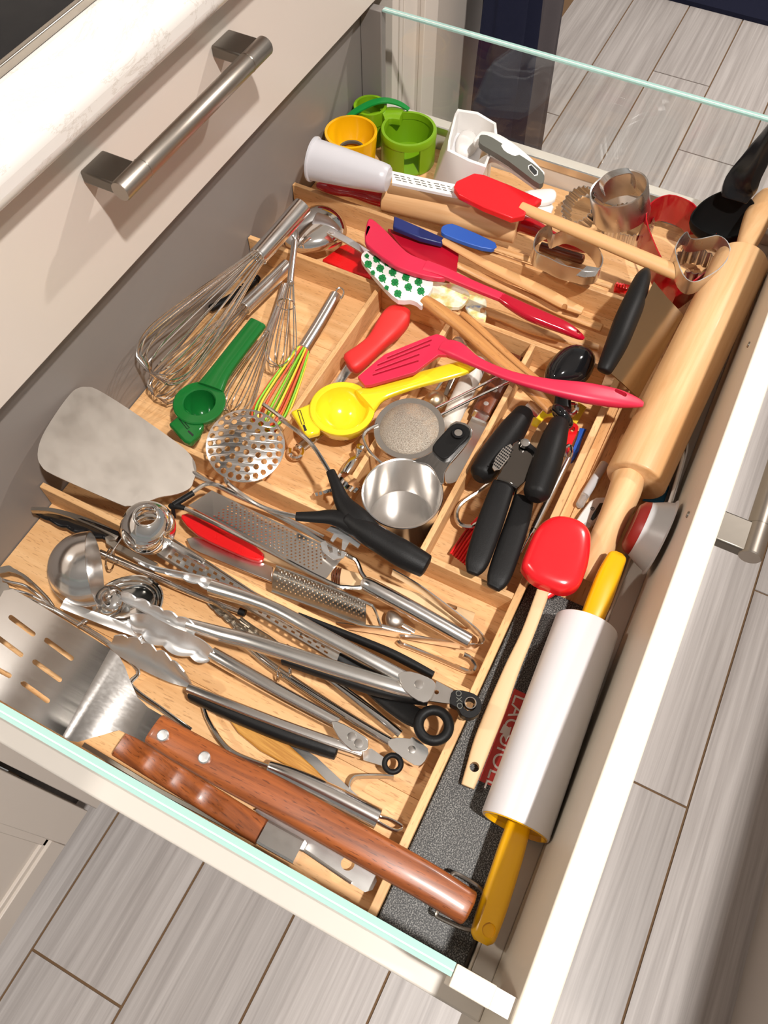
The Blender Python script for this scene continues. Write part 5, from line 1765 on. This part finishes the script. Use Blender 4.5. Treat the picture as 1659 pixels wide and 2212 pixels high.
# white tumbler lying down
t = Thing('tumbler', 'frosted white plastic tumbler lying on its side above the red rolling pin handle', 'tumbler')
A, B = W(*cB((125, 950))[0], 0.078), W(*cB((578, 1072))[0], 0.076)
d = B-A
L = d.length
Ra, Rb = rad(2*120/2.765, A), rad(2*86/2.765, B)
prof = [(0.0, Ra*0.90), (0.0, Ra*1.06), (0.002, Ra*1.07), (0.003, Ra*0.98), (L*0.5, (Ra+Rb)/2), (L-0.008, Rb), (L-0.002, Rb*0.93), (L, Rb*0.80), (L, 0), (L-0.002, 0), (L-0.003, Rb*0.80), (L-0.009, Rb-0.0018), (0.0, Ra*0.90)]
t.add('wall', lathe(A, d, prof, 44), 'milky')
t.end()

# white spiral slicer with grey inlay
t = Thing('hand_slicer', 'white plastic hand slicer with open square head and grey inlaid handle', 'slicer')
rim = cB((992, 650), (1110, 668), (1222, 735), (1228, 800), (1190, 920), (1160, 1000), (1060, 965), (930, 900), (935, 840), (975, 680))
rim_w = [W(x, y, 0.084) for x, y in rim]
cc = sum(rim_w, V3())/len(rim_w)
loops = []
for s, z, sh_ in ((1.0, 0.084, 0), (1.02, 0.060, 0.006), (1.04, 0.034, 0.013)):
    loops.append([V3((cc.x+(q.x-cc.x)*s, cc.y+(q.y-cc.y)*s+sh_, z)) for q in rim_w])
inn = []
for s, z in ((0.94, 0.034), (0.90, 0.060), (0.90, 0.084)):
    inn.append([V3((cc.x+(q.x-cc.x)*s, cc.y+(q.y-cc.y)*s, z)) for q in rim_w])
V, F = [], []
al = loops+inn
n = len(rim_w)
for r in al:
    V += r
for k in range(6):
    k2 = (k+1) % 6
    for i in range(n):
        F.append((k*n+i, k*n+(i+1) % n, k2*n+(i+1) % n, k2*n+i))
hb = t.add('head', (V, F), 'white', angle=60)
t.add('inner_plate', plate([(x, y) for x, y in cB((985, 740), (1070, 740), (1150, 810), (1120, 960), (1050, 960), (950, 900))], 0.058, 0.002, holes=[circle(cB((1040, 850))[0], 16, 18)]), 'white_soft', parent=hb)
t.add('rotor', dome(cB((980, 850), (1020, 790), (1090, 800), (1110, 870), (1060, 930), (990, 920)), 0.060, 0.008, rings=4), 'white', parent=hb)
hd = t.add('handle', sw(cB((1120, 830, 0.082, 120), (1200, 845, 0.086, 120), (1290, 900, 0.088, 118), (1390, 985, 0.084, 118), (1470, 1065, 0.078, 110)), 'soft', th=0.010, rnd=(0.5, 0.6)), 'white')
t.add('inlay', plate(cB((1122, 812), (1150, 805), (1200, 822), (1330, 905), (1440, 975), (1500, 1030), (1510, 1070), (1492, 1098), (1450, 1080), (1300, 965), (1180, 890), (1125, 855)), zlin(cB((1150, 830))[0], 0.0945, cB((1490, 1070))[0], 0.0880), 0.006, sub=2), 'dark_grey', parent=hd)
t.add('brand_window', plate(cB((1412, 990), (1430, 980), (1472, 1020), (1470, 1045), (1450, 1050), (1415, 1010)), zlin(cB((1150, 830))[0], 0.0949, cB((1490, 1070))[0], 0.0884), 0.0004), 'print_white', parent=hd)
t.add('brand_panel', plate(cB((1418, 992), (1432, 986), (1466, 1022), (1464, 1040), (1450, 1043), (1420, 1010)), zlin(cB((1150, 830))[0], 0.0953, cB((1490, 1070))[0], 0.0888), 0.0004), 'print_ink', parent=hd)
t.add('lower_strut', sw(cB((1120, 1000, 0.060, 60), (1165, 955, 0.066, 60), (1230, 950, 0.070, 54), (1340, 1020, 0.070, 54), (1470, 1115, 0.070, 50)), 'soft', flat=0.6), 'white', parent=hd)
t.end()

# rolling pin with red handles
t = Thing('rolling_pin', 'wooden rolling pin with glossy dark red handles behind the back divider', 'rolling pin')
A, B = W(*cD((640, 182))[0], 0.036), W(*cD((1430, 372))[0], 0.036)
d = B-A
R = rad(2*84/2.765, A)
t.add('barrel', lathe(A, d, [(0, 0), (0, R-0.001), (0.001, R), (d.length-0.001, R), (d.length, R-0.001), (d.length, 0)], 48), 'maple', axis=d)
t.add('handle', sw(cD((240, 112, 0.036, 34), (275, 118, 0.036, 58), (350, 133, 0.036, 76), (450, 150, 0.036, 72), (560, 172, 0.036, 106), (632, 190, 0.036, 112)), n=20, rnd=(0.6, 0)), 'red_paint')
t.add('handle', sw(cC((170, 560, 0.036, 100), (260, 590, 0.036, 96), (380, 650, 0.034, 70), (500, 690, 0.033, 72), (580, 715, 0.033, 50)), n=20, rnd=(0, 0.6)), 'red_paint')
t.end()

# printed carton
t = Thing('carton', 'narrow white carton with small black print behind the rolling pin', 'carton')
t.add('box', plate(cB((600, 1021), (975, 1100), (990, 1172), (600, 1093)), 0.0705, 0.0030), 'white')
for r in range(3):
    for k in range(9):
        x = 610+k*40+r*7
        y = 1040+k*8.6+r*15
        t.add('print_line', plate(cB((x, y), (x+30-6*(k % 3), y+6.3), (x+30-6*(k % 3), y+9), (x, y+3)), 0.0709, 0.0003), 'dark_grey', smooth=False)
t.end()

# red spatula with wooden handle on top
t = spatula('spatula', 'glossy red spatula with thick pale wooden handle lying over the far divider', 'spatula',
            cB((968, 1115), (985, 1080), (1090, 1032), (1150, 1042), (1320, 1110), (1498, 1190), (1462, 1222), (1410, 1225), (1395, 1285), (1318, 1302), (1150, 1235), (1000, 1160)), zlin(cB((1000, 1110))[0], 0.082, cB((1450, 1230))[0], 0.074), 0.007, 'red_bright',
            cC((180, 462, 0.073, 72), (300, 515, 0.072, 78), (600, 640, 0.069, 92), (850, 745, 0.066, 100), (1050, 830, 0.064, 104), (1145, 873, 0.063, 96)), 'handle_wood', sub=1, flat=0.75, rnd=(0.2, 0.15), hole=(*cC((1068, 782))[0], 0.065, 0.0034))
t.end()

for lab, ol, z in (('upper white plastic scoop behind the red spatula', cC((200, 375), (280, 362), (365, 357), (392, 378), (385, 418), (335, 442), (230, 440)), 0.020),
                   ('lower white plastic scoop behind the red spatula', cC((185, 510), (240, 465), (368, 447), (366, 490), (330, 545), (250, 560)), 0.012)):
    one('plastic_scoop', dome(ol, z, 0.004, sub=2, rings=4), 'white', lab, 'scoop')

# metal cutters
def fluted(c, R, h, axis, n=22, amp=0.0012, th=0.0007):
    axis = V3(axis).normalized()
    s = axis.orthogonal().normalized()
    u = axis.cross(s)
    C = []
    for i in range(n*6):
        a = 2*math.pi*i/(n*6)
        r = R+amp*math.sin(n*a)
        C.append(V3(c)+s*(r*math.cos(a))+u*(r*math.sin(a)))
    N = len(C)
    return sweepw(C, [th/2]*N, [h/2]*N, 'rect', 8, up=axis, closed=True)

t = Thing('biscuit_cutter', 'round tin biscuit cutter with strap handle tilted by the far rail', 'cutter')
p = W(*cC((765, 352))[0], 0.062)
dn = (W(*cC((790, 560))[0], 0.020)-p).normalized()
Ro = rad(2*172/2.77, p)
t.add('wall', lathe(p, dn, [(0, Ro*0.93), (-0.001, Ro*0.97), (0.001, Ro), (0.032, Ro), (0.032, Ro-0.0007), (0.002, Ro-0.0007), (0.0015, Ro*0.93), (0, Ro*0.93)], 56), 'tin')
hp_ = catmull([tuple(W(*q[:2], z)) for q, z in zip(cC((672, 385), (662, 330), (700, 280), (770, 252), (832, 246), (854, 285), (852, 335)), (0.064, 0.074, 0.084, 0.088, 0.086, 0.076, 0.064))], 5)
hp_ = [V3(q) for q in hp_]
wd_ = (hp_[-1]-hp_[0]).cross(hp_[len(hp_)//2]-hp_[0]).normalized()
t.add('handle', loft([[q+wd_*(k*0.0042) for k in (-1, -0.3, 0.3, 1)] for q in hp_], 0.0009), 'tin')
t.end()
one('fluted_cutter', fluted(W(*cC((548, 468))[0], 0.024), 0.0195, 0.020, (-0.55, 0.45, 0.7)), 'tin', 'small fluted ring cutter leaning beside the strap-handled biscuit cutter', 'cutter')
one('fluted_cutter', fluted(W(*cC((820, 575))[0], 0.012), 0.026, 0.018, (0, 0.05, 1), n=30), 'tin', 'larger fluted ring cutter lying under the wooden spatula handle', 'cutter')

hrt = cC((1215, 552), (1180, 520), (1120, 488), (1040, 468), (960, 495), (915, 545), (905, 620), (940, 730), (1000, 860), (1100, 1010), (1220, 950), (1340, 850), (1440, 760), (1482, 690), (1450, 630), (1380, 575), (1300, 545))
one('heart_cutter', sw([(x, y, 0.031, 1) for x, y in hrt], 'rect', th=0.034, r=0.0008, sub=2, closed=True), 'red_paint', 'large red heart-shaped cutter standing near the black scoop', 'cutter')
pk = cC((1090, 770), (1105, 710), (1135, 668), (1160, 650), (1180, 688), (1230, 692), (1290, 680), (1345, 672), (1395, 705), (1415, 770), (1370, 850), (1290, 910), (1200, 948), (1135, 905))
one('shape_cutter', sw([(x, y, 0.069, 1) for x, y in pk], 'rect', th=0.016, r=0.0006, sub=3, closed=True), 'tin', 'wavy pumpkin-shaped tin cutter resting inside the red heart cutter', 'cutter')
one('fluted_cutter', fluted(W(*cC((1215, 830))[0], 0.026), 0.021, 0.018, (0.1, 0.1, 1), n=18), 'tin', 'fluted tin ring under the pumpkin-shaped cutter', 'cutter')
ap = cC((345, 612), (362, 668), (400, 655), (460, 640), (540, 668), (610, 720), (652, 790), (655, 840), (625, 880), (560, 885), (510, 872), (420, 850), (340, 810), (265, 775), (250, 720), (280, 650))
t = Thing('shape_cutter', 'curled tin apple-shaped cutter lying beside the far divider', 'cutter')
t.add('wall', sw([(x, y, 0.056, 1) for x, y in ap], 'rect', th=0.018, r=0.0006, sub=3, closed=True), 'tin')
t.add('bridge', plate(cC((335, 825), (395, 765), (440, 800), (505, 865), (470, 880)), 0.049, 0.001), 'tin')
t.add('flap', plate(cC((510, 872), (575, 815), (655, 828), (625, 878), (560, 884)), 0.0645, 0.001), 'tin')
t.end()
one('dough_stick', sw(cC((300, 700, 0.008, 56), (420, 735, 0.008, 62), (545, 775, 0.008, 60)), rnd=(0.3, 0.6)), 'brown_handle', 'short brown wooden stick lying under the apple-shaped cutter', 'stick')

# black scoop
t = Thing('flour_scoop', 'deep glossy black scoop with wide black handle in the far front corner', 'scoop')
t.add('bowl', dish(cC((1202, 535), (1255, 450), (1340, 392), (1440, 362), (1530, 392), (1585, 470), (1562, 545), (1500, 620), (1390, 640), (1270, 600)), 0.05, 0.026, th=0.0016, zf=zlin(cC((1380, 690))[0], 0.036, cC((1460, 362))[0], 0.082)), 'black_matte')
t.add('handle', sw([(1586, 430, 0.080, 58), (1602, 396, 0.094, 74), (1640, 335, 0.125, 78), (1680, 275, 0.155, 76)], 'soft', flat=0.45, rnd=(0.3, 0.4)), 'black_plastic')
t.add('hanging_eye', lathe(W(*cC((1435, 376))[0], 0.0815), (0, 0, 1), [(0, 0.0016), (0, 0.0034), (0.0012, 0.0034), (0.0012, 0.0016), (0, 0.0016)], 16), 'black_plastic')
t.end()

t = Thing('basting_brush', 'tiny red silicone bristle head by the front end of the far divider', 'brush')
t.add('core', sw(cC((745, 945, 0.012, 60), (860, 965, 0.012, 64)), sub=1, rnd=(0.3, 0.2)), 'red')
for k in range(5):
    q = cC((752+k*17, 940+k*4))[0]
    t.add('bristle', wire([(q[0], q[1], 0.016), (q[0]+1, q[1]-5, 0.024), (q[0]+2, q[1]-8, 0.029)], 0.0011, 2, 6), 'red')
t.end()

# bench scraper
t = Thing('bench_scraper', 'bench scraper with fat black handle and broad steel blade beside the maple pin', 'scraper')
bz = zlin(cQ((400, 480))[0], 0.074, cQ((600, 660))[0], 0.048)
t.add('blade', plate(cQ((545, 150), (640, 265), (748, 380), (600, 650), (440, 948), (330, 845), (245, 772)), bz, 0.0012), 'tan_reflection_steel')
t.add('handle', sw(cQ((490, 85, 0.068, 60), (465, 140, 0.072, 110), (410, 290, 0.076, 150), (350, 430, 0.077, 160), (290, 580, 0.076, 150), (225, 720, 0.072, 118), (205, 762, 0.070, 100)), rnd=(0.5, 0.25), n=20), 'black_rubber')
t.end()

# ================================================================== front channel
t = Thing('rolling_pin', 'large one-piece maple rolling pin lying along the drawer front', 'rolling pin')
A, B = W(1372, 1040, 0.0375), W(1601, 566, 0.0560)
d = B-A
R = 0.0262
t.add('barrel', lathe(A, d, [(0, 0), (0, R-0.002), (0.0006, R-0.0008), (0.002, R), (d.length-0.003, R), (d.length-0.0008, R-0.001), (d.length, R-0.003), (d.length, 0)], 64), 'maple', axis=d)
t.add('handle', sw(b6((530, 105, 0.040, 232), (520, 170, 0.040, 236), (480, 280, 0.038, 228), (400, 460, 0.034, 206), (315, 650, 0.030, 212), (248, 800, 0.027, 212), (236, 825, 0.026, 190)), n=24, rnd=(0, 0.3)), 'maple')
t.add('handle', sw(cC((1520, 715, 0.056, 110), (1560, 620, 0.060, 140), (1600, 520, 0.064, 160), (1640, 445, 0.067, 158), (1665, 398, 0.069, 120)), n=24, rnd=(0, 0.4)), 'maple')
t.end()

t = Thing('rolling_pin', 'white rolling pin with yellow plastic handles lying on the charcoal box', 'rolling pin')
A, B = W(1112, 1786, 0.0358), W(1267, 1352, 0.0378)
d = B-A
R = 0.0242
L = d.length
t.add('barrel', lathe(A, d, [(0, R*0.93), (0, R), (0.001, R+0.0004), (L-0.001, R+0.0004), (L, R), (L, R*0.93), (0, R*0.93)], 64), 'pin_white')
for q, s in ((A, 1), (B, -1)):
    t.add('end_cap', lathe(q-d.normalized()*s*0.0006, d*s, [(0, R*0.96), (0.0005, R*0.97), (0.004, R*0.925), (0.004, 0.004), (0.003, 0.004), (0.003, R*0.85), (0, R*0.90), (0, R*0.96)], 48), 'gold')
hd = t.add('handle', sw(cN((1440, 500, 0.037, 140), (1398, 640, 0.037, 158), (1338, 830, 0.037, 166), (1275, 1020, 0.037, 168), (1230, 1150, 0.036, 158)), 'soft', n=20, flat=0.85, rnd=(0, 0.9)), 'gold')
cut(hd, lathe(W(*cN((1262, 1130))[0], 0.046)-V3((0, 0, 0.004)), (0.05, -0.15, 1), [(0, 0), (0, 0.0044), (0.03, 0.0048), (0.03, 0)], 18))
hd = t.add('handle', sw(cO((970, 745, 0.042, 150), (1028, 600, 0.046, 160), (1090, 440, 0.051, 152), (1140, 330, 0.054, 128)), 'soft', n=20, flat=0.85, rnd=(0, 0.9)), 'gold')
t.end()

t = Thing('silicone_spoon', 'bright red square silicone spoon face down with long pale wooden handle', 'spoon')
t.add('bowl', dome(cO((755, 52), (865, 72), (945, 128), (970, 210), (955, 350), (925, 450), (890, 520), (820, 556), (740, 548), (600, 490), (530, 420), (512, 370), (545, 270), (600, 150), (670, 80)), 0.052, 0.009, sub=3, rings=10, base=0.006, power=0.32), 'red_bright')
t.add('socket', sw(cO((735, 480, 0.044, 150), (690, 530, 0.044, 120), (655, 560, 0.0435, 98)), 'soft', flat=0.5), 'red_bright')
hd = t.add('handle', sw(cO((655, 540, 0.046, 84), (636, 600, 0.043, 86), (550, 830, 0.034, 86), (448, 1060, 0.027, 102), (342, 1330, 0.022, 124), (255, 1550, 0.020, 124), (190, 1740, 0.018, 106), (155, 1840, 0.017, 92)), 'soft', flat=0.5, rnd=(0, 0.2), n=18), 'pale_wood')
handle_hole(hd, W(*cO((197, 1715))[0], 0.0185), 0.0036)
t.end()

t = Thing('funnel_cup', 'grey plastic flared cup with a brick red base wedged beside the maple pin handle', 'cup')
A, B = W(*b6((556, 455))[0], 0.052), W(*b6((768, 548))[0], 0.0515)
d = B-A
L = d.length
R0, R1 = 0.0225, 0.0310
t.add('wall', lathe(A, d, [(L*0.30, R0*1.03), (L*0.7, R1*0.90), (L*0.97, R1*0.98), (L, R1*1.06), (L*1.02, R1*1.06), (L*1.02, R1*0.98), (L*0.7, R1*0.86), (L*0.30, R0*0.97), (L*0.30, R0*1.03)], 56), 'grey')
t.add('base', lathe(A, d, [(0, 0), (0.0, R0*0.80), (0.003, R0*0.97), (L*0.305, R0*1.035), (L*0.305, 0)], 56), 'maroon')
t.end()

t = Thing('thermometer', 'white kitchen thermometer with dark display beside the maple pin handle', 'thermometer')
t.add('case', plate(b6((140, 440), (190, 360), (255, 275), (305, 247), (380, 245), (385, 300), (300, 420), (235, 490)), 0.013, 0.010, sub=1), 'white', bevel=0.002)
t.add('display', plate(b6((325, 295), (352, 292), (345, 330), (300, 400), (275, 422), (257, 412), (268, 385)), 0.0134, 0.0004, sub=1), 'black_gloss')
t.add('button_ring', pipe_ring(W(*b6((272, 335))[0], 0.0134), (0, 0, 1), 0.0016, 0.00025, 18, 4), 'print_ink')
t.add('lettering', textmesh('P', W(*b6((272, 335))[0], 0.0132), RGT*0.9+FWD*0.2, V3((0.5, 0.3, 0)), 0.0028), 'print_ink', smooth=False)
t.add('button', lathe(W(*b6((232, 460))[0], 0.0125), (0, 0, 1), [(0, 0), (0, 0.003), (0.0012, 0.0028), (0.0014, 0)], 18), 'grey')
t.end()
t = Thing('glass_tube', 'grey tube with a clear rounded end lying on the beech tray', 'tube')
t.add('barrel', sw(a6((880, 1540, 0.0085, 118), (1010, 1330, 0.0085, 118), (1140, 1120, 0.0085, 118)), sub=1, n=18), 'grey')
t.add('clear_end', sw(a6((815, 1660, 0.0085, 112), (880, 1540, 0.0085, 114)), sub=1, n=18, rnd=(0.8, 0)), 'acrylic')
t.end()

t = Thing('storage_box', 'open white plastic box with a blue lid standing behind the maple pin', 'box')
t.add('blue_lid', plate(cQ((470, 1640), (560, 1560), (640, 1480), (650, 1560), (615, 1660)), 0.016, 0.003), 'sky_blue', bevel=0.0006)
t.add('wall', ribbon([(*q[:2], 0.026) for q in cQ((700, 1270), (738, 1300), (742, 1350), (710, 1470), (665, 1620), (640, 1700))], 0.024, 0.0010, sub=5), 'grey')
t.add('rim', wire([(*q[:2], 0.038) for q in cQ((700, 1270), (738, 1300), (742, 1350), (710, 1470), (665, 1620), (640, 1700))], 0.0014, 5), 'white')
t.end()
